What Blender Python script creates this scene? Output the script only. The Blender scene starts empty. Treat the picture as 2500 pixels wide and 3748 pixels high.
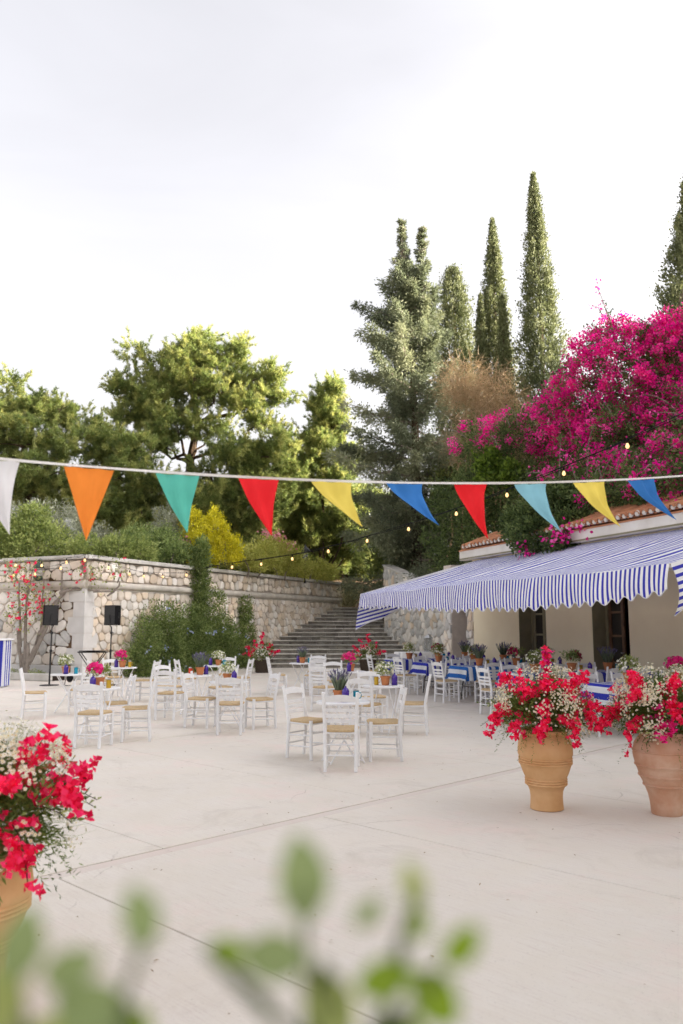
import bpy, math, random
import numpy as np
from mathutils import Vector, Matrix
R = math.radians
scene = bpy.context.scene
col = scene.collection

# ------------------------------------------------------------------ camera
cam_d = bpy.data.cameras.new('camera')
cam = bpy.data.objects.new('camera', cam_d)
col.objects.link(cam)
cam.location = (0, 0, 1.65)
cam.rotation_euler = (R(90 + 7.894), 0, 0)
cam_d.sensor_fit = 'VERTICAL'
cam_d.sensor_height = 36.0
cam_d.lens = 28.82
cam_d.clip_start = 0.05
cam_d.clip_end = 2000
cam_d.dof.use_dof = True
cam_d.dof.focus_distance = 9.0
cam_d.dof.aperture_fstop = 2.3
scene.camera = cam

# ------------------------------------------------------------------ sky, sun, exposure
SUN_EL, SUN_AZ = 15.0, 93.0          # azimuth measured from +Y towards +X
world = bpy.data.worlds.new('World')
scene.world = world
world.use_nodes = True
wn, wl = world.node_tree.nodes, world.node_tree.links
wn.clear()
w_out = wn.new('ShaderNodeOutputWorld')
w_bg = wn.new('ShaderNodeBackground')
w_sky = wn.new('ShaderNodeTexSky')
w_sky.sky_type = 'NISHITA'
w_sky.sun_disc = False
w_sky.sun_elevation = R(SUN_EL)
w_sky.sun_rotation = R(SUN_AZ)
w_sky.air_density = 1.0
w_sky.dust_density = 9.0
w_sky.ozone_density = 1.0
w_bw = wn.new('ShaderNodeRGBToBW')       # thin high cloud: the blue is almost washed out
w_hsv = wn.new('ShaderNodeMix')
w_hsv.data_type = 'RGBA'
w_hsv.inputs[0].default_value = 0.90
w_tint = wn.new('ShaderNodeMix')
w_tint.data_type = 'RGBA'
w_tint.blend_type = 'MULTIPLY'
w_tint.inputs[0].default_value = 1.0
w_tint.inputs[7].default_value = (1.01, 0.985, 1.005, 1)
w_bg.inputs['Strength'].default_value = 0.15
wl.new(w_sky.outputs[0], w_bw.inputs[0])
wl.new(w_sky.outputs[0], w_hsv.inputs[6])
wl.new(w_bw.outputs[0], w_hsv.inputs[7])
w_tc = wn.new('ShaderNodeTexCoord')
w_map = wn.new('ShaderNodeMapping')
w_map.inputs['Scale'].default_value = (1.2, 1.2, 4.0)
w_nz = wn.new('ShaderNodeTexNoise')
w_nz.inputs['Scale'].default_value = 1.6
w_nz.inputs['Detail'].default_value = 5
w_nz.inputs['Distortion'].default_value = .6
w_mr = wn.new('ShaderNodeMapRange')
w_mr.inputs[1].default_value = .3; w_mr.inputs[2].default_value = .75
w_mr.inputs[3].default_value = .94; w_mr.inputs[4].default_value = 1.08
w_cl = wn.new('ShaderNodeMix')
w_cl.data_type = 'RGBA'; w_cl.blend_type = 'MULTIPLY'; w_cl.inputs[0].default_value = 1.0
w_cc = wn.new('ShaderNodeCombineColor')
wl.new(w_tc.outputs['Generated'], w_map.inputs[0]); wl.new(w_map.outputs[0], w_nz.inputs['Vector'])
wl.new(w_nz.outputs['Fac'], w_mr.inputs[0])
for i_ in range(3): wl.new(w_mr.outputs[0], w_cc.inputs[i_])
wl.new(w_hsv.outputs[2], w_cl.inputs[6]); wl.new(w_cc.outputs[0], w_cl.inputs[7])
wl.new(w_cl.outputs[2], w_tint.inputs[6])
wl.new(w_tint.outputs[2], w_bg.inputs['Color'])
wl.new(w_bg.outputs[0], w_out.inputs['Surface'])
sun_d = bpy.data.lights.new('sun', 'SUN')
sun_d.energy = 3.3
sun_d.angle = R(0.6)
sun_d.color = (1.0, 0.87, 0.67)
sun = bpy.data.objects.new('sun', sun_d)
col.objects.link(sun)
to_sun = Vector((math.sin(R(SUN_AZ)) * math.cos(R(SUN_EL)), math.cos(R(SUN_AZ)) * math.cos(R(SUN_EL)), math.sin(R(SUN_EL))))
sun.rotation_euler = to_sun.to_track_quat('Z', 'Y').to_euler()
sun.location = to_sun * 60
scene.view_settings.view_transform = 'Standard'
scene.view_settings.look = 'None'
scene.view_settings.gamma = 1.0
scene.view_settings.exposure = 2.52
scene.render.engine = 'CYCLES'
scene.cycles.max_bounces = 7
scene.cycles.diffuse_bounces = 5
scene.cycles.transparent_max_bounces = 8
scene.cycles.caustics_reflective = False
scene.cycles.caustics_refractive = False

# ------------------------------------------------------------------ materials
def new_mat(name):
    m = bpy.data.materials.new(name)
    m.use_nodes = True
    nt = m.node_tree
    b = nt.nodes['Principled BSDF']
    return m, nt, b
def N(nt, t, **k):
    n = nt.nodes.new(t)
    for a, v in k.items():
        if hasattr(n, a): setattr(n, a, v)
    return n
def c4(c): return (c[0], c[1], c[2], 1)
def mixc(nt, fac, a, b, blend='MIX'):
    n = N(nt, 'ShaderNodeMix', data_type='RGBA', blend_type=blend)
    for sock, v in ((n.inputs[0], fac), (n.inputs[6], a), (n.inputs[7], b)):
        if hasattr(v, 'default_value') or hasattr(v, 'is_linked'): nt.links.new(v, sock)
        elif isinstance(v, (int, float)): sock.default_value = v
        else: sock.default_value = c4(v)
    return n.outputs[2]
def noise(nt, vec, scale, detail=4, rough=.6, dist=0):
    n = N(nt, 'ShaderNodeTexNoise')
    n.inputs['Scale'].default_value = scale
    n.inputs['Detail'].default_value = detail
    n.inputs['Roughness'].default_value = rough
    n.inputs['Distortion'].default_value = dist
    if vec is not None: nt.links.new(vec, n.inputs['Vector'])
    return n.outputs['Fac']
def ramp(nt, fac, p0, p1, a=0., b=1.):
    n = N(nt, 'ShaderNodeMapRange')
    n.clamp = True
    nt.links.new(fac, n.inputs[0])
    n.inputs[1].default_value = p0; n.inputs[2].default_value = p1
    n.inputs[3].default_value = a; n.inputs[4].default_value = b
    return n.outputs[0]
def math_n(nt, op, a, b=None):
    n = N(nt, 'ShaderNodeMath', operation=op)
    for i, v in enumerate((a, b)):
        if v is None: continue
        if isinstance(v, (int, float)): n.inputs[i].default_value = v
        else: nt.links.new(v, n.inputs[i])
    return n.outputs[0]
def bump(nt, b, h, strength, dist=.02):
    n = N(nt, 'ShaderNodeBump')
    n.inputs['Strength'].default_value = strength
    n.inputs['Distance'].default_value = dist
    nt.links.new(h, n.inputs['Height'])
    nt.links.new(n.outputs[0], b.inputs['Normal'])
def objvec(nt): return N(nt, 'ShaderNodeTexCoord').outputs['Object']
def posvec(nt): return N(nt, 'ShaderNodeNewGeometry').outputs['Position']
def objrand(nt): return N(nt, 'ShaderNodeObjectInfo').outputs['Random']

def pm(name, c1, c2=None, scale=6., rough=.6, bmp=0., spec=.3, detail=5, metal=0., world=False, rnd=0.):
    m, nt, b = new_mat(name)
    b.inputs['Roughness'].default_value = rough
    b.inputs['Specular IOR Level'].default_value = spec
    b.inputs['Metallic'].default_value = metal
    v = posvec(nt) if world else objvec(nt)
    c2 = c2 or tuple(x * .85 for x in c1)
    nz = noise(nt, v, scale, detail)
    c = mixc(nt, ramp(nt, nz, .32, .68), c1, c2)
    if rnd:
        k = ramp(nt, objrand(nt), 0, 1, 1 - rnd, 1 + rnd)
        comb = N(nt, 'ShaderNodeCombineColor')
        for i in range(3): nt.links.new(k, comb.inputs[i])
        c = mixc(nt, 1., c, comb.outputs[0], 'MULTIPLY')
    nt.links.new(c, b.inputs['Base Color'])
    if bmp: bump(nt, b, noise(nt, v, scale * 4, 4), bmp, .01)
    return m

def leafmat(name, dark, mid, light, trans=.3, rough=.6):
    m, nt, b = new_mat(name)
    at = N(nt, 'ShaderNodeAttribute', attribute_name='tint')
    r = N(nt, 'ShaderNodeValToRGB')
    e = r.color_ramp.elements
    e[0].position = .1; e[0].color = c4(dark)
    e[1].position = .95; e[1].color = c4(light)
    x = e.new(.5); x.color = c4(mid)
    nt.links.new(at.outputs['Fac'], r.inputs[0])
    b.inputs['Roughness'].default_value = rough
    b.inputs['Specular IOR Level'].default_value = .25
    nt.links.new(r.outputs[0], b.inputs['Base Color'])
    tr = N(nt, 'ShaderNodeBsdfTranslucent')
    hs = N(nt, 'ShaderNodeHueSaturation')
    hs.inputs['Value'].default_value = 1.5
    hs.inputs['Saturation'].default_value = 1.1
    nt.links.new(r.outputs[0], hs.inputs['Color'])
    nt.links.new(hs.outputs[0], tr.inputs['Color'])
    mx = N(nt, 'ShaderNodeMixShader')
    mx.inputs[0].default_value = trans
    nt.links.new(b.outputs[0], mx.inputs[1]); nt.links.new(tr.outputs[0], mx.inputs[2])
    nt.links.new(mx.outputs[0], nt.nodes['Material Output'].inputs['Surface'])
    return m

M = {}
M['white_wood'] = pm('white_wood', (.80, .80, .80), (.72, .72, .73), 9, .45, .08, .35, rnd=.04)
M['white_metal'] = pm('white_metal', (.82, .82, .83), (.76, .76, .78), 12, .35, 0, .45)
M['black_metal'] = pm('black_metal', (.012, .012, .013), (.02, .02, .02), 20, .45, 0, .4)
M['black_plastic'] = pm('black_plastic', (.006, .006, .007), (.010, .010, .010), 60, .7, .1, .12)
M['bark'] = pm('bark', (.11, .075, .05), (.05, .036, .026), 7, .9, .8, .1)
M['grey_bark'] = pm('grey_bark', (.30, .26, .22), (.20, .17, .145), 9, .9, .6, .1)
M['dry_twig'] = pm('dry_twig', (.42, .29, .17), (.26, .17, .10), 3, .9, 0, .1)
M['earth'] = pm('earth', (.16, .10, .06), (.09, .06, .035), 1.2, .95, .5, .1, world=True)
M['stone_warm'] = pm('stone_warm', (.74, .66, .56), (.62, .545, .46), 5, .9, .55, .15, rnd=.22)
M['stone_tan'] = pm('stone_tan', (.69, .575, .44), (.61, .51, .40), 4, .9, .55, .15, rnd=.2)
M['stone_pale'] = pm('stone_pale', (.78, .735, .67), (.67, .63, .57), 5, .9, .55, .15, rnd=.15)
M['stone_grey'] = pm('stone_grey', (.62, .605, .57), (.48, .47, .445), 6, .9, .6, .15, rnd=.2)
M['mortar'] = pm('mortar', (.52, .46, .40), (.62, .55, .48), 5, .95, .5, .1, world=True)
M['coping'] = pm('coping', (.60, .58, .54), (.46, .44, .40), 3, .85, .3, .2, rnd=.06)
M['mould'] = pm('mould', (.62, .57, .50), (.44, .41, .36), 2.2, .85, .35, .2, rnd=.05)
M['quoin'] = pm('quoin', (.66, .64, .61), (.58, .56, .53), 2.5, .8, .15, .2, rnd=.05)
M['cream_wall'] = pm('cream_wall', (.90, .80, .58), (.84, .73, .52), 1.1, .85, .12, .15, detail=7)
M['fascia'] = pm('fascia', (.76, .74, .70), (.60, .57, .52), 1.6, .85, .15, .15)
M['tile'] = pm('tile', (.50, .22, .11), (.36, .17, .10), 6, .85, .35, .15, rnd=.2)
M['plug'] = pm('plug', (.68, .64, .58), (.52, .48, .42), 14, .9, .5, .1)
M['olive_paint'] = pm('olive_paint', (.26, .235, .15), (.20, .18, .115), 3, .6, .1, .25)
M['dark_wood'] = pm('dark_wood', (.16, .085, .045), (.09, .05, .03), 5, .5, .2, .3)
M['interior'] = pm('interior', (.05, .04, .03), (.035, .028, .02), 2, .9)
M['grey_door'] = pm('grey_door', (.42, .42, .43), (.34, .34, .35), 4, .7, .2, .2, rnd=.06)
M['terracotta_pale'] = pm('terracotta_pale', (.66, .41, .215), (.56, .315, .14), 4.5, .8, .25, .15, detail=8)
M['terracotta_red'] = pm('terracotta_red', (.52, .27, .165), (.62, .42, .31), 5, .85, .3, .15, detail=8)
M['terracotta'] = pm('terracotta', (.52, .20, .08), (.42, .16, .07), 8, .8, .1, .2, rnd=.1)
M['soil'] = pm('soil', (.03, .02, .014), None, 20, .95)
M['wicker'] = pm('wicker', (.13, .10, .075), (.06, .045, .035), 30, .9, .8, .1)
M['purple_glass'] = pm('purple_glass', (.05, .012, .26), (.035, .01, .20), 4, .12, 0, .7)
M['turquoise'] = pm('turquoise', (.02, .34, .46), (.015, .28, .40), 3, .25, 0, .5, metal=.4)
M['gold'] = pm('gold', (.62, .40, .04), (.50, .31, .03), 3, .28, 0, .5, metal=.5)
M['red_mug'] = pm('red_mug', (.70, .07, .02), (.6, .05, .02), 3, .28, 0, .5, metal=.3)
M['napkin'] = pm('napkin', (.82, .82, .80), None, 20, .8)
M['bulb_socket'] = M['black_plastic']
M['cloth_white'] = pm('cloth_white', (.80, .79, .78), (.74, .73, .72), 6, .85)
M['steel'] = pm('steel', (.55, .56, .57), (.45, .46, .47), 5, .35, 0, .5, metal=.7)
M['china'] = pm('china', (.78, .79, .78), None, 5, .3, 0, .5)
M['green_metal'] = pm('green_metal', (.035, .06, .05), (.05, .08, .065), 9, .5, 0, .4)
M['wire'] = M['black_plastic']
M['petal_yellow'] = pm('petal_yellow', (.62, .45, .04), None, 9, .8)
M['petal_white'] = pm('petal_white', (.80, .79, .70), None, 9, .8)

def glass_mat(name, colr, alpha):
    m, nt, b = new_mat(name)
    b.inputs['Base Color'].default_value = c4(colr)
    b.inputs['Roughness'].default_value = .06
    b.inputs['Alpha'].default_value = alpha
    return m
M['glass'] = glass_mat('glass', (.5, .52, .5), .35)
M['dark_pane'] = pm('dark_pane', (.03, .028, .024), (.05, .045, .04), 2, .08, 0, .6)
def bulb_mat():
    m, nt, b = new_mat('bulb_glow')
    b.inputs['Base Color'].default_value = (.9, .6, .3, 1)
    b.inputs['Emission Color'].default_value = (1, .56, .2, 1)
    b.inputs['Emission Strength'].default_value = .3
    b.inputs['Roughness'].default_value = .1
    return m
M['bulb'] = bulb_mat()

def cloth_mat(name, colr, rough=.75, trans=.25):
    m, nt, b = new_mat(name)
    nz = noise(nt, objvec(nt), 7, 3)
    c = mixc(nt, ramp(nt, nz, .3, .7), colr, tuple(x * .9 for x in colr))
    nt.links.new(c, b.inputs['Base Color'])
    b.inputs['Roughness'].default_value = rough
    b.inputs['Specular IOR Level'].default_value = .15
    tr = N(nt, 'ShaderNodeBsdfTranslucent')
    nt.links.new(c, tr.inputs['Color'])
    mx = N(nt, 'ShaderNodeMixShader')
    mx.inputs[0].default_value = trans
    nt.links.new(b.outputs[0], mx.inputs[1]); nt.links.new(tr.outputs[0], mx.inputs[2])
    nt.links.new(mx.outputs[0], nt.nodes['Material Output'].inputs['Surface'])
    return m
M['flag_white'] = cloth_mat('flag_white', (.78, .78, .80))
M['flag_orange'] = cloth_mat('flag_orange', (.92, .28, .045))
M['flag_teal'] = cloth_mat('flag_teal', (.11, .50, .40))
M['flag_red'] = cloth_mat('flag_red', (.82, .022, .03))
M['flag_yellow'] = cloth_mat('flag_yellow', (.82, .66, .13))
M['flag_blue'] = cloth_mat('flag_blue', (.045, .20, .55))
M['flag_light_blue'] = cloth_mat('flag_light_blue', (.26, .55, .66))
M['tape'] = cloth_mat('tape', (.80, .78, .76))
M['piping'] = cloth_mat('piping', (.78, .78, .82))

def stripe_mat(name, period, duty, blue, white, trans, offset=0.):
    m, nt, b = new_mat(name)
    uv = N(nt, 'ShaderNodeUVMap', uv_map='stripe')
    sep = N(nt, 'ShaderNodeSeparateXYZ')
    nt.links.new(uv.outputs[0], sep.inputs[0])
    x = math_n(nt, 'FRACT', math_n(nt, 'ADD', math_n(nt, 'MULTIPLY', sep.outputs[0], 1 / period), 100 + offset))
    s = math_n(nt, 'GREATER_THAN', x, 1 - duty)
    nz = ramp(nt, noise(nt, objvec(nt), 3, 4), .3, .7, .9, 1.05)
    c = mixc(nt, s, white, blue)
    comb = N(nt, 'ShaderNodeCombineColor')
    for i in range(3): nt.links.new(nz, comb.inputs[i])
    c = mixc(nt, 1., c, comb.outputs[0], 'MULTIPLY')
    nt.links.new(c, b.inputs['Base Color'])
    b.inputs['Roughness'].default_value = .8
    b.inputs['Specular IOR Level'].default_value = .12
    tr = N(nt, 'ShaderNodeBsdfTranslucent')
    nt.links.new(c, tr.inputs['Color'])
    mx = N(nt, 'ShaderNodeMixShader')
    mx.inputs[0].default_value = trans
    nt.links.new(b.outputs[0], mx.inputs[1]); nt.links.new(tr.outputs[0], mx.inputs[2])
    nt.links.new(mx.outputs[0], nt.nodes['Material Output'].inputs['Surface'])
    return m
M['awning'] = stripe_mat('awning_stripe', .105, .46, (.055, .06, .46), (.92, .92, .92), .16)
M['cloth'] = stripe_mat('cloth_stripe', .19, .5, (.035, .045, .40), (.74, .76, .79), .12)
M['cloth_bright'] = stripe_mat('cloth_stripe_bright', .19, .5, (.03, .14, .46), (.74, .76, .79), .12)

def rush_mat():
    m, nt, b = new_mat('rush')
    v = objvec(nt)
    sep = N(nt, 'ShaderNodeSeparateXYZ'); nt.links.new(v, sep.inputs[0])
    ax = math_n(nt, 'ABSOLUTE', sep.outputs[0]); ay = math_n(nt, 'ABSOLUTE', sep.outputs[1])
    g = math_n(nt, 'GREATER_THAN', ax, ay)
    mx = N(nt, 'ShaderNodeMix'); mx.data_type = 'FLOAT'
    nt.links.new(g, mx.inputs[0]); nt.links.new(sep.outputs[0], mx.inputs[2]); nt.links.new(sep.outputs[1], mx.inputs[3])
    wob = math_n(nt, 'MULTIPLY', noise(nt, v, 14, 3), .03)
    co = math_n(nt, 'ADD', mx.outputs[0], wob)
    s = math_n(nt, 'SINE', math_n(nt, 'MULTIPLY', co, 520.))
    nz = noise(nt, v, 30, 4)
    base = mixc(nt, ramp(nt, nz, .3, .7), (.70, .53, .32), (.58, .41, .22))
    c = mixc(nt, ramp(nt, s, -1, .2, .5, 0), base, (.34, .21, .09))
    nt.links.new(c, b.inputs['Base Color'])
    b.inputs['Roughness'].default_value = .8
    bump(nt, b, s, .6, .004)
    return m
M['rush'] = rush_mat()

def concrete_mat():
    m, nt, b = new_mat('concrete')
    v = posvec(nt)
    mp = N(nt, 'ShaderNodeMapping'); mp.inputs['Rotation'].default_value = (0, 0, R(-134.2))
    nt.links.new(v, mp.inputs[0])
    mp2 = N(nt, 'ShaderNodeMapping'); mp2.inputs['Scale'].default_value = (1.5, 26, 1)
    nt.links.new(mp.outputs[0], mp2.inputs[0])
    big = noise(nt, v, .35, 5, .6, .4)
    mid = noise(nt, v, 2.2, 6, .65)
    fine = noise(nt, v, 70, 3, .7)
    broom = noise(nt, mp2.outputs[0], 2.2, 6, .75)
    c = mixc(nt, ramp(nt, big, .3, .7), (.72, .66, .58), (.63, .575, .50))
    c = mixc(nt, ramp(nt, mid, .35, .72, 0, .55), c, (.70, .66, .615))
    pink = noise(nt, v, .8, 5, .7)
    c = mixc(nt, ramp(nt, pink, .52, .68, 0, .6), c, (.73, .60, .545))
    c = mixc(nt, math_n(nt, 'MULTIPLY', ramp(nt, broom, .53, .67, 0, .6), ramp(nt, mid, .38, .62, .25, 1)), c, (.52, .42, .38))
    c = mixc(nt, ramp(nt, broom, .45, .32, 0, .4), c, (.76, .71, .66))
    c = mixc(nt, ramp(nt, fine, .60, .74, 0, .45), c, (.30, .26, .24))
    stain = noise(nt, v, 1.3, 7, .75, .8)
    c = mixc(nt, ramp(nt, stain, .54, .68, 0, .36), c, (.48, .42, .36))
    # hair cracks
    wv = N(nt, 'ShaderNodeVectorMath', operation='ADD')
    nz = N(nt, 'ShaderNodeTexNoise'); nz.inputs['Scale'].default_value = .9; nz.inputs['Detail'].default_value = 6
    nt.links.new(v, nz.inputs['Vector'])
    sc_ = N(nt, 'ShaderNodeVectorMath', operation='SCALE'); sc_.inputs['Scale'].default_value = 1.3
    nt.links.new(nz.outputs['Color'], sc_.inputs[0])
    nt.links.new(v, wv.inputs[0]); nt.links.new(sc_.outputs[0], wv.inputs[1])
    vo = N(nt, 'ShaderNodeTexVoronoi', feature='DISTANCE_TO_EDGE'); vo.inputs['Scale'].default_value = .23
    nt.links.new(wv.outputs[0], vo.inputs['Vector'])
    brk = ramp(nt, noise(nt, v, 1.1, 4), .46, .60)
    crack = math_n(nt, 'MULTIPLY', ramp(nt, vo.outputs['Distance'], .0003, .0022, 1, 0), brk)
    c = mixc(nt, math_n(nt, 'MULTIPLY', crack, .38), c, (.25, .22, .19))
    nt.links.new(c, b.inputs['Base Color'])
    b.inputs['Roughness'].default_value = .85
    b.inputs['Specular IOR Level'].default_value = .2
    h = math_n(nt, 'SUBTRACT', math_n(nt, 'ADD', math_n(nt, 'MULTIPLY', broom, .7), math_n(nt, 'MULTIPLY', fine, .3)), crack)
    bump(nt, b, h, .45, .012)
    return m
M['concrete'] = concrete_mat()
M['pink_strip'] = pm('pink_strip', (.64, .545, .49), (.62, .57, .515), 2, .85, .3, .2, world=True)

def step_mat(name, a, b_, moss):
    m, nt, b = new_mat(name)
    v = posvec(nt)
    c = mixc(nt, ramp(nt, noise(nt, v, 2.6, 6, .7), .35, .65), a, b_)
    c = mixc(nt, ramp(nt, noise(nt, v, 1.1, 5, .7), .5, .66, 0, .7), c, moss)
    k = ramp(nt, objrand(nt), 0, 1, .75, 1.25)
    comb = N(nt, 'ShaderNodeCombineColor')
    for i in range(3): nt.links.new(k, comb.inputs[i])
    c = mixc(nt, 1., c, comb.outputs[0], 'MULTIPLY')
    nt.links.new(c, b.inputs['Base Color'])
    b.inputs['Roughness'].default_value = .9
    bump(nt, b, noise(nt, v, 14, 5), .6, .02)
    return m
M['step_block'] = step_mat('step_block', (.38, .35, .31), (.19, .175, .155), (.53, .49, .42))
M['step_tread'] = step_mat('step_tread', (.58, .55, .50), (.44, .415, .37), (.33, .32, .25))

# foliage colours
LM = {}
LM['pine'] = leafmat('pine_needles', (.085, .12, .04), (.21, .255, .085), (.41, .40, .15), .5)
LM['pine_dark'] = leafmat('pine_needles_dark', (.06, .085, .03), (.14, .175, .06), (.28, .29, .10), .4)
LM['cypress'] = leafmat('cypress_scales', (.07, .085, .04), (.145, .165, .078), (.25, .265, .135), .25)
LM['cedar'] = leafmat('grey_green_sprays', (.08, .095, .06), (.17, .195, .12), (.31, .325, .20), .3)
LM['boug_leaf'] = leafmat('bougainvillea_leaves', (.035, .055, .02), (.09, .13, .045), (.20, .25, .09), .35)
LM['bract'] = leafmat('bougainvillea_bracts', (.40, .004, .14), (.78, .018, .30), (.90, .20, .52), .5)
LM['bract_red'] = leafmat('red_bracts', (.42, .004, .035), (.76, .015, .085), (.90, .09, .22), .5)
LM['ivy'] = leafmat('ivy_leaves', (.04, .07, .012), (.11, .18, .025), (.22, .30, .06), .35)
LM['hedge'] = leafmat('hedge_leaves', (.08, .12, .045), (.19, .25, .085), (.38, .43, .17), .45)
LM['bush'] = leafmat('bush_leaves', (.11, .15, .05), (.26, .31, .10), (.46, .49, .19), .45)
LM['olive'] = leafmat('olive_leaves', (.15, .165, .11), (.29, .31, .22), (.45, .46, .35), .2)
LM['yellow'] = leafmat('yellow_leaves', (.30, .28, .02), (.58, .53, .04), (.76, .70, .10), .4)
LM['lime'] = leafmat('yellow_green_leaves', (.19, .20, .05), (.38, .39, .10), (.58, .54, .18), .45)
LM['pink'] = leafmat('pink_petals', (.50, .16, .20), (.65, .30, .34), (.78, .45, .48), .35)
LM['fern'] = leafmat('fern_leaves', (.04, .07, .018), (.11, .165, .04), (.24, .31, .09), .35)
LM['fresh'] = leafmat('fresh_leaves', (.08, .14, .02), (.17, .26, .03), (.26, .36, .04), .5)
LM['sage'] = leafmat('sage_leaves', (.11, .15, .06), (.20, .26, .11), (.30, .37, .17), .4)
LM['lavender'] = leafmat('lavender_stems', (.09, .12, .075), (.16, .20, .13), (.26, .31, .21), .2)
LM['lavender_bloom'] = leafmat('lavender_blooms', (.09, .08, .15), (.15, .13, .23), (.24, .22, .33), .2)
LM['daisy'] = leafmat('daisy_petals', (.62, .60, .44), (.76, .74, .62), (.84, .83, .76), .3)
LM['magenta'] = leafmat('magenta_petals', (.40, .004, .10), (.70, .012, .19), (.84, .05, .30), .35)
LM['dark_red'] = leafmat('dark_red_petals', (.14, .004, .02), (.30, .008, .05), (.46, .02, .10), .3)
LM['dry'] = leafmat('dry_leaves', (.22, .15, .08), (.36, .26, .15), (.50, .38, .24), .2)
LM['plume'] = leafmat('grass_plumes', (.24, .23, .11), (.40, .38, .20), (.58, .55, .36), .3)

# ------------------------------------------------------------------ helpers
def tag(o, label=None, cat=None, group=None, kind=None):
    if label: o['label'] = label
    if cat: o['category'] = cat
    if group: o['group'] = group
    if kind: o['kind'] = kind
    return o
def empty(name, loc=(0, 0, 0), rz=0, label=None, cat=None, group=None):
    o = bpy.data.objects.new(name, None)
    o.empty_display_size = .1
    col.objects.link(o)
    o.location = loc
    o.rotation_euler = (0, 0, rz)
    return tag(o, label, cat, group)
def link(name, me, parent=None, loc=None, rot=None, scale=None):
    o = bpy.data.objects.new(name, me)
    col.objects.link(o)
    if parent is not None: o.parent = parent
    if loc is not None: o.location = loc
    if rot is not None: o.rotation_euler = rot
    if scale is not None: o.scale = scale
    return o
def copy_tree(o, parent=None):
    c = o.copy()
    col.objects.link(c)
    if parent is not None: c.parent = parent
    for ch in list(o.children): copy_tree(ch, c)
    return c

class MB:
    def __init__(s): s.v = []; s.f = []; s.uv = None
    def add(s, vs, fs):
        o = len(s.v)
        s.v += [tuple(p) for p in vs]
        s.f += [tuple(i + o for i in f) for f in fs]
        return s
    def box(s, c, size, rz=0, bev=0.):
        x, y, z = [k / 2 for k in size]
        if bev:
            b = min(bev, x * .8, y * .8, z * .8)
            vs = []
            for (zz, ins) in ((-z, b), (-z + b, 0), (z - b, 0), (z, b)):
                X, Y = x - ins, y - ins
                vs += [(-X, -Y, zz), (X, -Y, zz), (X, Y, zz), (-X, Y, zz)]
            fs = [(3, 2, 1, 0), (12, 13, 14, 15)]
            for r in range(3):
                for i in range(4):
                    j = (i + 1) % 4
                    fs.append((r * 4 + i, r * 4 + j, r * 4 + 4 + j, r * 4 + 4 + i))
        else:
            vs = [(-x, -y, -z), (x, -y, -z), (x, y, -z), (-x, y, -z), (-x, -y, z), (x, -y, z), (x, y, z), (-x, y, z)]
            fs = [(3, 2, 1, 0), (4, 5, 6, 7), (0, 1, 5, 4), (1, 2, 6, 5), (2, 3, 7, 6), (3, 0, 4, 7)]
        ca, sa = math.cos(rz), math.sin(rz)
        return s.add([(c[0] + px * ca - py * sa, c[1] + px * sa + py * ca, c[2] + pz) for px, py, pz in vs], fs)
    def tube(s, pts, radii, n=8, cap=True, square=False):
        pts = [Vector(p) for p in pts]
        if not hasattr(radii, '__len__'): radii = [radii] * len(pts)
        rings = []
        t0 = (pts[1] - pts[0]).normalized()
        ref = Vector((0, 0, 1)) if abs(t0.z) < .9 else Vector((1, 0, 0))
        for i, p in enumerate(pts):
            t = (pts[min(i + 1, len(pts) - 1)] - pts[max(i - 1, 0)]).normalized()
            a = t.cross(ref)
            if a.length < 1e-4: a = t.cross(Vector((0, 1, 0)))
            a.normalize(); b = t.cross(a).normalized()
            r = radii[i]
            ring = []
            for k in range(n):
                an = 2 * math.pi * (k + .5) / n
                ca, sa = math.cos(an), math.sin(an)
                if square:
                    q = 1 / max(abs(ca), abs(sa)); q = min(q, 1.26)
                    ca *= q; sa *= q
                ring.append(p + a * (ca * r) + b * (sa * r))
            rings.append(ring)
        vs = [q for r in rings for q in r]
        fs = []
        for i in range(len(pts) - 1):
            for k in range(n):
                l = (k + 1) % n
                fs.append((i * n + k, i * n + l, i * n + n + l, i * n + n + k))
        if cap:
            fs.append(tuple(reversed(range(n))))
            fs.append(tuple(range((len(pts) - 1) * n, len(pts) * n)))
        return s.add(vs, fs)
    def lathe(s, prof, n=32, c=(0, 0, 0)):
        vs, fs = [], []
        for r, z in prof:
            for k in range(n):
                a = 2 * math.pi * k / n
                vs.append((c[0] + r * math.cos(a), c[1] + r * math.sin(a), c[2] + z))
        for i in range(len(prof) - 1):
            for k in range(n):
                l = (k + 1) % n
                fs.append((i * n + k, i * n + l, i * n + n + l, i * n + n + k))
        return s.add(vs, fs)
    def mesh(s, name, mat=None, smooth=False):
        me = bpy.data.meshes.new(name)
        me.from_pydata(s.v, [], s.f)
        if mat is not None: me.materials.append(mat)
        if smooth:
            me.polygons.foreach_set('use_smooth', [True] * len(me.polygons))
            try: me.set_sharp_from_angle(angle=R(40))
            except Exception: pass
        me.update()
        return me
    def build(s, name, mat, parent=None, smooth=False, loc=None, rot=None):
        return link(name, s.mesh(name, mat, smooth), parent, loc, rot)

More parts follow.
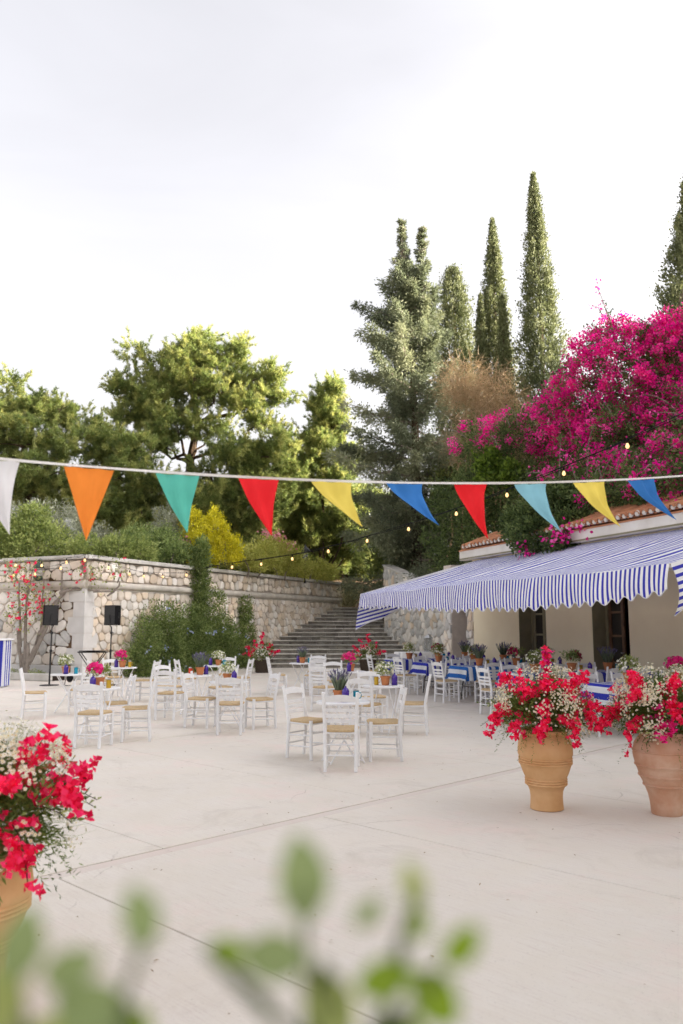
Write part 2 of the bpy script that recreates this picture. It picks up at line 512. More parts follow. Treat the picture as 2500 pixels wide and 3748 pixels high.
def grid_mesh(name, pts, uvs, mat, smooth=True):
    """pts[i][j] -> position; uvs[i][j] -> stripe coordinate"""
    ni, nj = len(pts), len(pts[0])
    me = bpy.data.meshes.new(name)
    vs = [tuple(p) for r in pts for p in r]
    fs = [(i * nj + j, (i + 1) * nj + j, (i + 1) * nj + j + 1, i * nj + j + 1) for i in range(ni - 1) for j in range(nj - 1)]
    me.from_pydata(vs, [], fs)
    if uvs is not None:
        flat = [u for r in uvs for u in r]
        lay = me.uv_layers.new(name='stripe')
        idx = np.empty(len(me.loops), dtype=np.int32)
        me.loops.foreach_get('vertex_index', idx)
        arr = np.zeros((len(idx), 2), dtype=np.float32)
        arr[:, 0] = np.array(flat, dtype=np.float32)[idx]
        lay.data.foreach_set('uv', arr.ravel())
    me.materials.append(mat)
    if smooth: me.polygons.foreach_set('use_smooth', [True] * len(me.polygons))
    me.update()
    return me

def np_mesh(name, V, k, mat, tint=None):
    """V (n,k,3): n separate k-gons"""
    V = np.asarray(V, dtype=np.float32)
    n = len(V)
    me = bpy.data.meshes.new(name)
    me.vertices.add(n * k); me.loops.add(n * k); me.polygons.add(n)
    me.vertices.foreach_set('co', V.reshape(-1))
    me.loops.foreach_set('vertex_index', np.arange(n * k, dtype=np.int32))
    me.polygons.foreach_set('loop_start', np.arange(0, n * k, k, dtype=np.int32))
    try: me.polygons.foreach_set('loop_total', np.full(n, k, dtype=np.int32))
    except Exception: pass
    if tint is not None:
        a = me.attributes.new('tint', 'FLOAT', 'POINT')
        a.data.foreach_set('value', np.repeat(np.clip(tint, 0, 1).astype(np.float32), k))
    me.materials.append(mat)
    me.update(calc_edges=True)
    return me
def unit(a): return a / np.maximum(np.linalg.norm(a, axis=-1, keepdims=True), 1e-6)
def leaf_verts(P, D, Nn, L, W, kite=.45):
    S = unit(np.cross(D, Nn))
    L = np.asarray(L).reshape(-1, 1); W = np.asarray(W).reshape(-1, 1)
    Nn = unit(np.cross(S, D))
    mid = P + D * L * kite + Nn * (W * .18)
    return np.stack([P, mid + S * W * .5, P + D * L, mid - S * W * .5], axis=1)
def leaf_obj(name, P, D, L, W, mat, rng, tint, parent=None, kite=.45, Nn=None, kind=None):
    n = len(P)
    if Nn is None: Nn = unit(rng.normal(size=(n, 3)) + np.array([0, 0, .6]))
    V = leaf_verts(P, D, Nn, L, W, kite)
    o = link(name, np_mesh(name, V, 4, mat, tint), parent)
    if kind: o['kind'] = kind
    return o
def needle_verts(rng, P, D, L, W):
    S = unit(np.cross(D, unit(rng.normal(size=P.shape))))
    W = np.asarray(W).reshape(-1, 1) * .5; L = np.asarray(L).reshape(-1, 1)
    return np.stack([P - S * W, P + S * W, P + D * L], axis=1)

def clumps(rng, lobes, dens, rs, per, shell=(.72, 1.0), low=-.9):
    """lobes: (cx,cy,cz,rx,ry,rz). Returns points, outward directions, clump tint."""
    Ps, Os, Ts = [], [], []
    for lb in lobes:
        c = np.array(lb[:3]); r = np.array(lb[3:6])
        k = max(4, int(dens * (r[0] * r[1] + r[1] * r[2] + r[0] * r[2])))
        d = unit(rng.normal(size=(k * 2, 3)))
        d = d[d[:, 2] > low][:k]
        k = len(d)
        rad = rng.uniform(shell[0], shell[1], size=(k, 1))
        rad *= 1 + .10 * np.sin(d[:, :1] * 7 + c[0]) * np.cos(d[:, 2:3] * 6 + c[1])
        cc = c + d * r * rad
        tt = rng.uniform(0, 1, size=k)
        rsz = rs * rng.uniform(.6, 1.3, size=k)
        off = rng.normal(size=(k, per, 3))
        off = off / np.maximum(np.linalg.norm(off, axis=2, keepdims=True), 1e-6) * rng.uniform(0, 1, size=(k, per, 1)) ** .5
        pts = cc[:, None, :] + off * rsz[:, None, None]
        Ps.append(pts.reshape(-1, 3))
        out = unit(d[:, None, :] * .8 + off * .9)
        Os.append(out.reshape(-1, 3))
        Ts.append(np.repeat(tt, per))
    return np.concatenate(Ps), np.concatenate(Os), np.concatenate(Ts)

def curve_pts(a, b, sag=0., n=6, rng=None, wob=0.):
    a, b = Vector(a), Vector(b)
    out = []
    for i in range(n + 1):
        t = i / n
        p = a.lerp(b, t)
        p.z -= sag * 4 * t * (1 - t)
        if rng is not None and 0 < i < n: p += Vector(rng.normal(size=3)) * wob
        out.append(p)
    return out

# building frame: local x runs along the facade away from the camera, local y outwards to the patio
FAC = (7.98, 12.53); FAC_ANG = math.atan2(.942, -.3357)
ux, uy = math.cos(FAC_ANG), math.sin(FAC_ANG)
def fw(s, y, z=0.):
    return Vector((FAC[0] + ux * s - uy * y, FAC[1] + uy * s + ux * y, z))

# ================================================================== SETTING
g = MB(); g.add([(-400, -400, -.05), (400, -400, -.05), (400, 400, -.05), (-400, 400, -.05)], [(0, 1, 2, 3)])
ground = g.build('ground', M['concrete']); tag(ground, kind='structure')
ad = Vector((.697, .717, 0)); bd = Vector((-.717, .697, 0))
GA = math.atan2(.717, .697)
SA, SB = 2.45, 5.2
slab_me = MB().box((0, 0, -.03), (SA - .010, SB - .139, .06), bev=.004).mesh('concrete_slab', M['concrete'])
strip_me = MB().box((0, 0, -.03), (SA - .004, .118, .055), bev=.004).mesh('pink_strip', M['pink_strip'])
plain_me = MB().box((0, 0, -.03), (SA - .004, .134, .055), bev=.003).mesh('plain_strip', M['concrete'])
rs = random.Random(3)
for row in range(-3, 7):
    b0 = 5.38 + row * SB
    off = 0 if row < 0 else (.9 if row == 0 else .4 * row)
    for k in range(-8, 22):
        a0 = 2.78 + off + k * SA
        c = ad * (a0 + SA / 2) + bd * (b0 + SB / 2)
        if not (-16 < c.x < 13 and -3 < c.y < 36): continue
        link('concrete_slab', slab_me, ground, (c.x, c.y, -rs.random() * .003), (0, 0, GA))
        e = ad * (a0 + SA / 2) + bd * (b0 - 0.0)
        link('expansion_strip', strip_me if row == 0 else plain_me, ground, (e.x, e.y, -.004), (0, 0, GA))

# raised garden terrace behind the retaining wall
CORN = Vector((-7.97, 25.6, 0)); WEND = Vector((.02, 42.42, 0))
WDIR = (WEND - CORN).normalized(); WLEN = (WEND - CORN).length
LDIR = Vector((-.899, .438, 0))
def inset_poly(): 
    n1 = Vector((-WDIR.y, WDIR.x, 0))
    a = CORN + n1 * .25 + LDIR * .1; b = WEND + n1 * .25
    l = CORN + LDIR * 14 + Vector((.438, .899, 0)) * .25
    return [a, b, Vector((-.3, 110, 0)), Vector((-90, 110, 0)), Vector((-90, 60, 0)), l]
pl = inset_poly()
t = MB(); nn = len(pl)
t.add([(p.x, p.y, 3.62) for p in pl] + [(p.x, p.y, -.2) for p in pl], [tuple(range(nn))[::-1]] + [(i, (i + 1) % nn, nn + (i + 1) % nn, nn + i) for i in range(nn)])
tag(t.build('garden_terrace', M['earth']), kind='structure')

def hill_h(x, y):
    q = (x - FAC[0]) * uy * 1.0 + (y - FAC[1]) * (-ux)
    s = (x - FAC[0]) * ux + (y - FAC[1]) * uy
    hr = min(max((q - 4.2) / 5.0, 0), 1) * 4.5 + min(max((q - 9) / 20, 0), 1) * 3
    hb = 0.
    if y > 42.0: hb = 2.5 + min(max((y - 44.5) / 4.0, 0), 1) * 1.6 + min(max((y - 50) / 25, 0), 1) * 3
    if x > 2.1 and y > 36.5: hb = max(hb, min((y - 36.5) / 4, 1) * 3.4)
    if x > 4.6 and y > 29.5: hb = max(hb, min((y - 29.5) / 3, 1, (x - 4.6) / .8) * 3.0)
    h = max(hr, hb)
    return h if h > .05 else -.6
xs = np.concatenate([np.arange(-1, 20, .7), np.arange(20, 80, 6)]); ys = np.concatenate([np.arange(-30, 10, 4), np.arange(10, 60, .9), np.arange(60, 130, 8)])
t = MB()
t.add([(x, y, hill_h(x, y) + (.12 * math.sin(x * 2.1) * math.cos(y * 1.7) if hill_h(x, y) > 0 else 0)) for x in xs for y in ys],
      [(i * len(ys) + j, (i + 1) * len(ys) + j, (i + 1) * len(ys) + j + 1, i * len(ys) + j + 1) for i in range(len(xs) - 1) for j in range(len(ys) - 1)])
tag(t.build('hillside', M['earth'], smooth=True), kind='structure')

# ------------------------------------------------------------------ stonework
def clip(poly, px, py, nx, ny):
    out = []
    for i in range(len(poly)):
        a, b = poly[i], poly[(i + 1) % len(poly)]
        da = (a[0] - px) * nx + (a[1] - py) * ny; db = (b[0] - px) * nx + (b[1] - py) * ny
        if da <= 0: out.append(a)
        if (da < 0 < db) or (db < 0 < da):
            k = da / (da - db); out.append((a[0] + (b[0] - a[0]) * k, a[1] + (b[1] - a[1]) * k))
    return out
def stone_cells(L, z0, z1, w, h, seed, skip=None, jit=.36, angular=False, top=None):
    rr = random.Random(seed)
    pts = []
    nz = max(1, round((z1 - z0) / h)); nx = max(1, round(L / w))
    for i in range(-1, nx + 2):
        for j in range(-1, nz + 1):
            pts.append(((i + .5 + (.5 if j % 2 else 0) + rr.uniform(-jit, jit)) * L / nx, z0 + (j + .5 + rr.uniform(-jit, jit)) * (z1 - z0) / nz))
    out = []
    for c in pts:
        if not (0 < c[0] < L and z0 < c[1] < z1): continue
        if skip and skip(c[0], c[1]): continue
        poly = [(0, z0), (L, z0), (L, z1), (0, z1)]
        poly = clip(clip(clip(clip(poly, c[0] + 1.3 * w, 0, 1, 0), c[0] - 1.3 * w, 0, -1, 0), 0, c[1] + 1.3 * h, 0, 1), 0, c[1] - 1.3 * h, 0, -1)
        for q in pts:
            if q is c: continue
            dx, dy = q[0] - c[0], q[1] - c[1]
            if abs(dx) > 2.6 * w or abs(dy) > 2.6 * h: continue
            poly = clip(poly, (c[0] + q[0]) / 2, (c[1] + q[1]) / 2, dx, dy)
            if len(poly) < 3: break
        if top:
            p0, p1 = top(0), top(1)
            poly = clip(poly, 0, p0, -(p1 - p0), 1) if len(poly) > 2 else poly
        if len(poly) < 3: continue
        cx = sum(p[0] for p in poly) / len(poly); cy = sum(p[1] for p in poly) / len(poly)
        gap = rr.uniform(.010, .022)
        pp = []
        for p in poly:
            d = math.hypot(p[0] - cx, p[1] - cy)
            k = max(.3, 1 - gap / max(d, .02))
            pp.append((cx + (p[0] - cx) * k, cy + (p[1] - cy) * k))
        q = []
        cut = .12 if angular else .24
        for i in range(len(pp)):
            a, b = pp[i], pp[(i + 1) % len(pp)]
            q.append((a[0] + (b[0] - a[0]) * cut, a[1] + (b[1] - a[1]) * cut)); q.append((a[0] + (b[0] - a[0]) * (1 - cut), a[1] + (b[1] - a[1]) * (1 - cut)))
        out.append((cx, cy, q))
    return out
def stone_geo(mb, cx, cy, q, rr, y0, flat=False):
    n = len(q)
    d = rr.uniform(.025, .06)
    tx, tz = rr.uniform(-.06, .06), rr.uniform(-.06, .06)
    def sh(k, y): return [(cx + (p[0] - cx) * k, y + ((p[0] - cx) * tx + (p[1] - cy) * tz if y > y0 else 0), cy + (p[1] - cy) * k) for p in q]
    vs = sh(1, y0 - .02) + sh(1, y0 + d * .45) + sh(.86 if not flat else .93, y0 + d)
    fs = []
    for r in range(2):
        for i in range(n):
            j = (i + 1) % n
            fs.append((r * n + i, r * n + n + i, r * n + n + j, r * n + j))
    fs.append(tuple(range(2 * n, 3 * n))[::-1])
    mb.add(vs, fs)
def lay_stones(parent, cells, mats, seed, y0=0., maxn=300, key=None, flat=False):
    rr = random.Random(seed)
    if key: cells = sorted(cells, key=key)
    rest = {}
    for i, (cx, cy, q) in enumerate(cells):
        m = rr.choices(mats, [3, 2, 2, 1][:len(mats)])[0]
        if i < maxn:
            mb = MB(); stone_geo(mb, 0, 0, [(p[0] - cx, p[1] - cy) for p in q], rr, 0, flat)
            link('stone', mb.mesh('stone', m), parent, (cx, y0, cy))
        else:
            stone_geo(rest.setdefault(m.name, (MB(), m))[0], cx, cy, q, rr, y0, flat)
    for mb, m in rest.values():
        o = mb.build('far_stones', m, parent); o['kind'] = 'stuff'

WM = [M['stone_warm'], M['stone_pale'], M['stone_tan'], M['stone_warm']]
# long wall: local x from the stair end towards the corner, y outwards
wa = math.atan2(-WDIR.y, -WDIR.x)
wall = empty('stone_wall', WEND, wa, 'long rubble stone retaining wall running from the corner back to the stairs', 'wall')
MB().box((WLEN / 2, -.20, 1.82), (WLEN, .36, 3.64)).build('mortar_bed', M['mortar'], wall)
def hid(x, z):   # behind the hedge at the foot of the wall
    t_ = WLEN - x
    return (2.6 < t_ < 7.6 and z < 1.5)
cl = stone_cells(WLEN - .32, 0.02, 2.78, .31, .265, 11, hid)
lay_stones(wall, cl, WM, 5, 0., 300, key=lambda c: -c[0])
wall2 = empty('parapet_wall', WEND + Vector((0, 0, 0)), wa, 'stone parapet between moulding and coping on the long wall', 'wall')
cl = stone_cells(WLEN - .02, 3.06, 3.70, .31, .30, 12)
lay_stones(wall2, cl, WM, 6, 0.012, 300)
MB().box((WLEN / 2, -.19, 3.39), (WLEN, .34, .62)).build('mortar_bed', M['mortar'], wall2)
rr = random.Random(8)
x = 0
while x < WLEN - .05:
    l = min(rr.uniform(.5, .75), WLEN + .06 - x)
    MB().box((x + l / 2, -.13, 3.78), (l - .012, .56, .13), bev=.015).build('coping_stone', M['coping'], wall2)
    x += l
def half_round(x0, x1, zc, r, y0):
    prof = [(y0 - .03, zc - r - .05), (y0 + .03, zc - r - .05), (y0 + .03, zc - r)] + [(y0 + .03 + r * math.cos(a), zc + r * math.sin(a)) for a in np.linspace(-math.pi / 2, math.pi / 2, 9)] + [(y0 - .03, zc + r)]
    n = len(prof)
    return MB().add([(x0, y, z) for y, z in prof] + [(x1, y, z) for y, z in prof],
                    [(i, i + 1, n + i + 1, n + i) for i in range(n - 1)] + [tuple(range(n))[::-1], tuple(range(n, 2 * n))])
x = 0
while x < WLEN - .05:
    l = min(rr.uniform(1.1, 1.5), WLEN + .04 - x)
    half_round(x + .003, x + l - .003, 2.93, .115, 0).build('moulding_block', M['mould'], wall, smooth=True)
    x += l
# left wall
la = math.atan2(LDIR.y, LDIR.x)
LL = 7.0
lw = empty('stone_wall', CORN, la, 'left-hand stone wall with rounded boulders behind the speakers', 'wall')
MB().box((LL / 2 + .1, -.20, 1.82), (LL, .36, 3.64)).build('mortar_bed', M['mortar'], lw)
def qskip(x, z): return x < .35
cl = stone_cells(LL, .42, 2.78, .42, .36, 21, qskip)
lay_stones(lw, cl, [M['stone_pale'], M['stone_grey'], M['stone_pale'], M['stone_warm']], 7, 0.)
MB().box((LL / 2 + .3, .02, .2), (LL - .6, .10, .44), bev=.01).build('plinth', M['quoin'], lw)
lw2 = empty('parapet_wall', CORN, la, 'stone parapet with pale coping on the left-hand wall', 'wall')
cl = stone_cells(LL, 3.06, 3.70, .44, .32, 22)
lay_stones(lw2, cl, WM[:3], 9, .012)
MB().box((LL / 2, -.19, 3.39), (LL, .34, .62)).build('mortar_bed', M['mortar'], lw2)
x = -.1
while x < LL:
    l = rr.uniform(.55, .85)
    MB().box((x + l / 2, -.13, 3.783), (l - .012, .56, .13), bev=.015).build('coping_stone', M['coping'], lw2)
    x += l
x = -.06
while x < LL:
    l = rr.uniform(1.1, 1.5)
    half_round(x, x + l - .006, 2.932, .115, .001).build('moulding_block', M['mould'], lw, smooth=True)
    x += l
# smooth quoins wrapped round the corner
cq = empty('corner_pier', CORN, 0, 'pale smooth quoin blocks stacked up the corner between the two stone walls', 'pier')
zq = .0
bis = math.atan2(*( (Vector((WDIR.y, -WDIR.x, 0)) + Vector((-.438, -.899, 0))).yx))
for i, hq in enumerate([.46, .5, .46, .5, .46, .42]):
    a = .62 if i % 2 else .42; b_ = .36 if i % 2 else .56
    hq = min(hq, 2.80 - zq)
    p = .045 + .004 * (i % 2)
    oL = Vector((-.438, -.899, 0)); oW = Vector((WDIR.y, -WDIR.x, 0))
    L0 = LDIR * a; W0 = WDIR * b_
    cor = (oL + oW) * (p / (1 + oL.dot(oW)))
    loop = [L0 + oL * p, cor, W0 + oW * p, W0 - oW * .1, L0 - oL * .1]
    mb = MB()
    mb.add([(v.x, v.y, zq + .004) for v in loop] + [(v.x, v.y, zq + hq - .004) for v in loop], [(4, 3, 2, 1, 0), (5, 6, 7, 8, 9)] + [(k, (k + 1) % 5, 5 + (k + 1) % 5, 5 + k) for k in range(5)])
    mb.build('quoin_block', M['quoin'], cq)
    zq += hq
# right stair wall
RW0 = Vector((4.15, 31.2, 0)); RW1 = Vector((1.92, 37.6, 0))
rd = (RW1 - RW0).normalized(); RL = (RW1 - RW0).length
rw = empty('stone_wall', RW0, math.atan2(rd.y, rd.x), 'grey angular stone wall with sloping cap between stairs and awning', 'wall')
top = lambda x: 2.75 + x * .235
mb = MB()
mb.add([(0, -.02, 0), (RL, -.02, 0), (RL, -.02, top(RL)), (0, -.02, top(0)), (0, -.42, 0), (RL, -.42, 0), (RL, -.42, top(RL)), (0, -.42, top(0))],
       [(0, 3, 2, 1), (4, 5, 6, 7), (0, 1, 5, 4), (1, 2, 6, 5), (2, 3, 7, 6), (3, 0, 4, 7)])
mb.build('mortar_bed', M['mortar'], rw)
cl = stone_cells(RL, .02, 4.3, .36, .31, 31, None, .42, True, top)
lay_stones(rw, cl, [M['stone_grey'], M['stone_pale'], M['stone_grey'], M['stone_tan']], 14, -.02)
for k in range(9):
    x0, x1 = k * RL / 9, (k + 1) * RL / 9 - .012
    mb = MB(); zz = [(top(x0), x0), (top(x1), x1)]
    vs = []
    for (z, x) in zz:
        vs += [(x, .06, z + .005), (x, -.46, z + .005), (x, -.46, z + .10), (x, .06, z + .085)]
    mb.add(vs, [(0, 1, 2, 3), (7, 6, 5, 4), (0, 4, 5, 1), (1, 5, 6, 2), (2, 6, 7, 3), (3, 7, 4, 0)])
    mb.build('cap_stone', M['coping'], rw)
# ------------------------------------------------------------------ staircase
st = empty('stone_staircase', (0, 33.0, 0), 0, 'wide flight of weathered dark stone steps rising between two walls', 'stairs')
NS, RISE, TR = 15, .170, .60
rr = random.Random(44)
def left_x(y):
    tt = (y - CORN.y) / WDIR.y
    return CORN.x + WDIR.x * tt
def right_x(y):
    if y > RW1.y: return RW1.x + .05
    return RW0.x + (RW1.x - RW0.x) * (y - RW0.y) / (RW1.y - RW0.y)
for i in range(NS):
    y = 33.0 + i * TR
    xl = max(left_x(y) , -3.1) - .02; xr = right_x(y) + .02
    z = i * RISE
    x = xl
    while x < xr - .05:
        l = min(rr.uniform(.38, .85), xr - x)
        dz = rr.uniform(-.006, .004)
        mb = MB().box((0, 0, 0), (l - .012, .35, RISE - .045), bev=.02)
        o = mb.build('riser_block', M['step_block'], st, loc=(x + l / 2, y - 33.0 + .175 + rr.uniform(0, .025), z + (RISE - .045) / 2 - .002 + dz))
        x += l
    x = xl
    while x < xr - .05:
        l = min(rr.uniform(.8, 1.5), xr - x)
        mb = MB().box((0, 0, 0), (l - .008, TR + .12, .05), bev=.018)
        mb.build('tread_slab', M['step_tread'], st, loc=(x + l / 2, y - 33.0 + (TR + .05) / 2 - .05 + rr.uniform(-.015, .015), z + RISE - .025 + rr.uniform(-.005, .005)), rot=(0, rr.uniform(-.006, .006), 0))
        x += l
MB().box((.1, NS * TR / 2 + .6, .0), (5.6, NS * TR - .6, .1)).build('step_core', M['mortar'], st)

# ================================================================== BUILDING
bld = empty('taverna_building', (FAC[0], FAC[1], 0), FAC_ANG, 'cream rendered low building with tiled eave and dark doors behind the awning', 'building')
S0, S1, WT = -17.0, 12.3, .45  # S0 end lengthened out of view to block low sun from the paving
DOORS = [(8.59, 9.85), (5.47, 6.74), (1.6, 2.86)]
DH = 2.45
mb = MB()
cuts = sorted(DOORS)
x = S0
for a, b_ in cuts:
    mb.box(((x + a) / 2, -WT / 2, 1.87), (a - x, WT, 3.74)); mb.box(((a + b_) / 2, -WT / 2, (DH + 3.74) / 2), (b_ - a, WT, 3.74 - DH)); x = b_
mb.box(((x + S1) / 2, -WT / 2, 1.87), (S1 - x, WT, 3.74))
mb.box((S1 - .2, -2.7, 1.87), (.4, 4.5, 3.74)); mb.box((S0 + .2, -2.7, 1.87), (.4, 4.5, 3.74))
mb.build('wall', M['cream_wall'], bld)
MB().box(((S0 + S1) / 2, -3.2, 1.8), (S1 - S0 - 1, .2, 3.6)).build('inner_wall', M['interior'], bld)
MB().box(((S0 + S1) / 2, -1.8, .01), (S1 - S0 - 1, 2.6, .02)).build('inner_floor', M['interior'], bld)
fa = MB().box(((S0 + S1) / 2 + .1, .10, 3.70), (S1 - S0 + .5, .26, .28), bev=.01).build('fascia', M['fascia'], bld)
MB().box(((S0 + S1) / 2 + .1, .242, 3.60), (S1 - S0 + .4, .02, .035)).build('gutter_rail', M['olive_paint'], bld)
roof = MB()
sl = math.tan(R(21))
roof.add([(S0 - .2, .26, 3.86), (S1 + .35, .26, 3.86), (S1 + .35, -4.9, 3.86 + 5.16 * sl), (S0 - .2, -4.9, 3.86 + 5.16 * sl), (S0 - .2, .26, 3.83), (S1 + .35, .26, 3.83), (S1 + .35, -4.9, 3.7), (S0 - .2, -4.9, 3.7)],
         [(0, 1, 2, 3), (7, 6, 5, 4), (0, 4, 5, 1), (1, 5, 6, 2), (2, 6, 7, 3), (3, 7, 4, 0)])
roof_o = roof.build('roof', M['tile'], bld)
def barrel(l, r0, r1, up, n=7):
    vs = []
    for (y, r) in ((0, r0), (-l, r1)):
        for k in range(n):
            a = math.pi * k / (n - 1)
            vs.append((r * math.cos(a), y, (r * math.sin(a)) * up))
        for k in range(n):
            a = math.pi * k / (n - 1)
            vs.append(((r - .014) * math.cos(a), y, (r - .014) * math.sin(a) * up))
    fs = []
    o = 2 * n
    for k in range(n - 1):
        fs += [(k, k + 1, o + k + 1, o + k), (n + k + 1, n + k, o + n + k, o + n + k + 1), (k + 1, k, n + k, n + k + 1)]
    return MB().add(vs, fs)
cover_me = barrel(.46, .075, .062, 1.).mesh('cover_tile', M['tile'], True)
pan_me = barrel(.46, .075, .085, -.75).mesh('pan_tile', M['tile'], True)
plug_me = MB().lathe([(.0, .012), (.045, .008), (.062, 0), (.066, -.03)], 12).mesh('mortar_plug', M['plug'], True)
rr = random.Random(9)
tilt = (-R(21), 0, 0)
nt_ = int((S1 - S0 + .4) / .205)
for i in range(nt_):
    x = S0 - .1 + .205 * i
    if x < -5: continue
    for row in range(3):
        if row and x < -3: continue
        y = .36 - row * .40; z = 3.90 + (.36 - y) * sl
        tz = (-R(21) + rr.uniform(-.02, .02), rr.uniform(-.04, .04), rr.uniform(-.03, .03))
        link('cover_tile', cover_me, roof_o, (x + rr.uniform(-.008, .008), y + rr.uniform(-.015, .015), z + .03), tz)
        link('pan_tile', pan_me, roof_o, (x + .1025, y - .03, z + .035), tz)
    link('mortar_plug', plug_me, roof_o, (x, .345 + rr.uniform(-.01, .01), 3.952), (-R(90), rr.uniform(-.3, .3), 0))
# doors
def door(a, b_, kind):
    w = b_ - a
    dpt = -.40
    fr = MB()
    fr.box((a + .05, dpt, DH / 2), (.10, .09, DH)); fr.box((b_ - .05, dpt, DH / 2), (.10, .09, DH)); fr.box(((a + b_) / 2, dpt, DH - .05), (w - .2, .09, .10))
    fo = fr.build('door_frame', M['olive_paint'], bld)
    MB().box((b_ - .006, -.18, DH / 2), (.012, .34, DH - .01)).build('jamb_lining', M['olive_paint'], bld)
    leafs = [(a + .1, a + w / 2), (a + w / 2, b_ - .1)]
    for k, (p, q) in enumerate(leafs):
        mt = M['olive_paint'] if kind == 0 else M['dark_wood']
        mb = MB()
        lw_ = q - p - .006
        for xx in (.045, lw_ - .045): mb.box((xx, 0, DH / 2 - .05), (.09, .045, DH - .12))
        for zz, hh in ((.12, .2), (.80, .10), (1.42, .05), (1.95, .05), (DH - .16, .10)): mb.box((lw_ / 2, 0, zz), (lw_ - .18, .045, hh))
        d = mb.build('door_leaf', mt, bld, loc=(p + .003, dpt, 0), rot=(0, 0, 0))
        for z0, z1, nm in ((.22, .75, 'panel'), (.85, 1.395, 'pane'), (1.445, 1.925, 'pane'), (1.975, DH - .21, 'pane')):
            MB().box((lw_ / 2, -.008, (z0 + z1) / 2), (lw_ - .18, .016, z1 - z0)).build(nm, M['dark_pane'] if nm == 'pane' else mt, d)
        MB().tube([(lw_ / 2 + (.3 if k else -.3) * -.8, .03, 1.05), (lw_ / 2 + (.3 if k else -.3) * -.8, .07, 1.05), (lw_ / 2 + (.3 if k else -.3) * -.8 + .06, .07, 1.05)], .009, 6).build('handle', M['steel'], d)
        if kind == 1 and k == 0:
            d.rotation_euler = (0, 0, R(-100)); d.location = (a + .12, dpt - .02, 0)
for i, (a, b_) in enumerate(DOORS): door(a, b_, 0 if i == 0 else 1)
# stone annexe with plank door left of the building
ann = empty('stone_annexe', (FAC[0], FAC[1], 0), FAC_ANG, 'rough stone gate pier and jamb beside the grey plank door', 'pier')
MB().box((12.525, -.2, 1.75), (.41, .36, 3.5)).build('mortar_bed', M['mortar'], ann)
cl = stone_cells(.43, .02, 3.3, .24, .3, 51, None, .4, True)
for k, (cx, cy, q) in enumerate(cl):
    mb = MB(); stone_geo(mb, 0, 0, [(p[0] - cx, p[1] - cy) for p in q], rr, 0)
    link('stone', mb.mesh('stone', rr.choice([M['stone_grey'], M['stone_tan'], M['stone_pale']])), ann, (12.315 + cx, -.02, cy))
MB().box((13.72, -.35, 1.75), (.50, .9, 3.5)).build('mortar_bed', M['mortar'], ann)
cl = stone_cells(.50, .02, 3.3, .26, .3, 52, None, .4, True)
for k, (cx, cy, q) in enumerate(cl):
    mb = MB(); stone_geo(mb, 0, 0, [(p[0] - cx, p[1] - cy) for p in q], rr, 0)
    link('stone', mb.mesh('stone', rr.choice([M['stone_grey'], M['stone_warm']])), ann, (13.47 + cx, .1, cy))
MB().box((13.1, -.4, 2.7), (.74, .5, 1.2)).build('lintel', M['stone_grey'], ann)
pd = empty('plank_door', fw(13.1, -.42), FAC_ANG, 'grey horizontal plank door between the stone piers', 'door')
for k in range(9):
    MB().box((0, 0, .12 + k * .23), (.70, .04, .218), bev=.006).build('plank', M['grey_door'], pd)
MB().box((-.33, .03, 1.05), (.03, .02, 2.05)).build('door_frame', M['grey_door'], pd)

# ================================================================== AWNING
AL, AP = 11.9, 3.65
aw = empty('awning', (FAC[0], FAC[1], 0), FAC_ANG, 'long blue and white striped awning with scalloped valance over the tables', 'awning')
rng = np.random.default_rng(5)
ph = rng.uniform(0, 6.28, 12)
def ripple(s, t_):
    k = math.sin(math.pi * min(max(t_, 0), 1))
    return k * (-.07 + .032 * math.sin(s * 4.6 + 2.2 * t_ + ph[0]) + .022 * math.sin(s * 9.3 - 3.1 * t_ + ph[1]) + .009 * math.sin(s * 17 + 4 * t_ + ph[2]) + .018 * math.sin(s * 2.1 + ph[3]))
def front_z(s): return 2.49 + .012 * math.sin(s * 2.6 + 1) - .015 * math.sin(s * .9)
ns, ntt = 240, 16
P = []; U = []
for i in range(ns + 1):
    s = AL * i / ns; row = []; ur = []
    for j in range(ntt + 1):
        t_ = j / ntt
        y = AP * (1 - t_) + .02
        z = front_z(s) * (1 - t_) + 3.54 * t_ + ripple(s, t_)
        row.append((s + .02 * math.sin(t_ * 5 + s * 3), y, z)); ur.append(s)
    P.append(row); U.append(ur)
link('canopy', grid_mesh('canopy', P, U, M['awning']), aw)
SCW = .315
def val_bottom(s):
    # drop of the valance, longer in the middle, hanging a little lower at the far end
    x = s / AL
    d = .43 + .17 * math.sin(math.pi * min(1, x * 1.25)) ** 1 - .02 * x
    return d
def val_pt(s, k):
    d = val_bottom(s) - .042 * (1 + math.cos(2 * math.pi * s / SCW))
    w = .022 * math.sin(s * 3.1 + ph[5]) + .018 * math.sin(s * 6.9 + ph[6]) + .010 * math.sin(s * 13 + ph[7])
    sx = .030 * math.sin(s * 2.3 + ph[8]) * k + .012 * math.sin(s * 7 + ph[9]) * k * k
    return (s + sx, AP + .02 + .03 * math.sin(k * 2.2) + w * k, front_z(s) - d * k - (0.012 * math.sin(k * 3)))
nv, nk = 760, 7
P = [[val_pt(AL * i / nv, j / nk) for j in range(nk + 1)] for i in range(nv + 1)]
U = [[AL * i / nv] * (nk + 1) for i in range(nv + 1)]
link('valance', grid_mesh('valance', P, U, M['awning']), aw)
pip = MB().tube([val_pt(AL * i / nv, 1.0) for i in range(0, nv + 1, 2)], .0085, 5); pip.build('scallop_piping', M['piping'], aw, smooth=True)
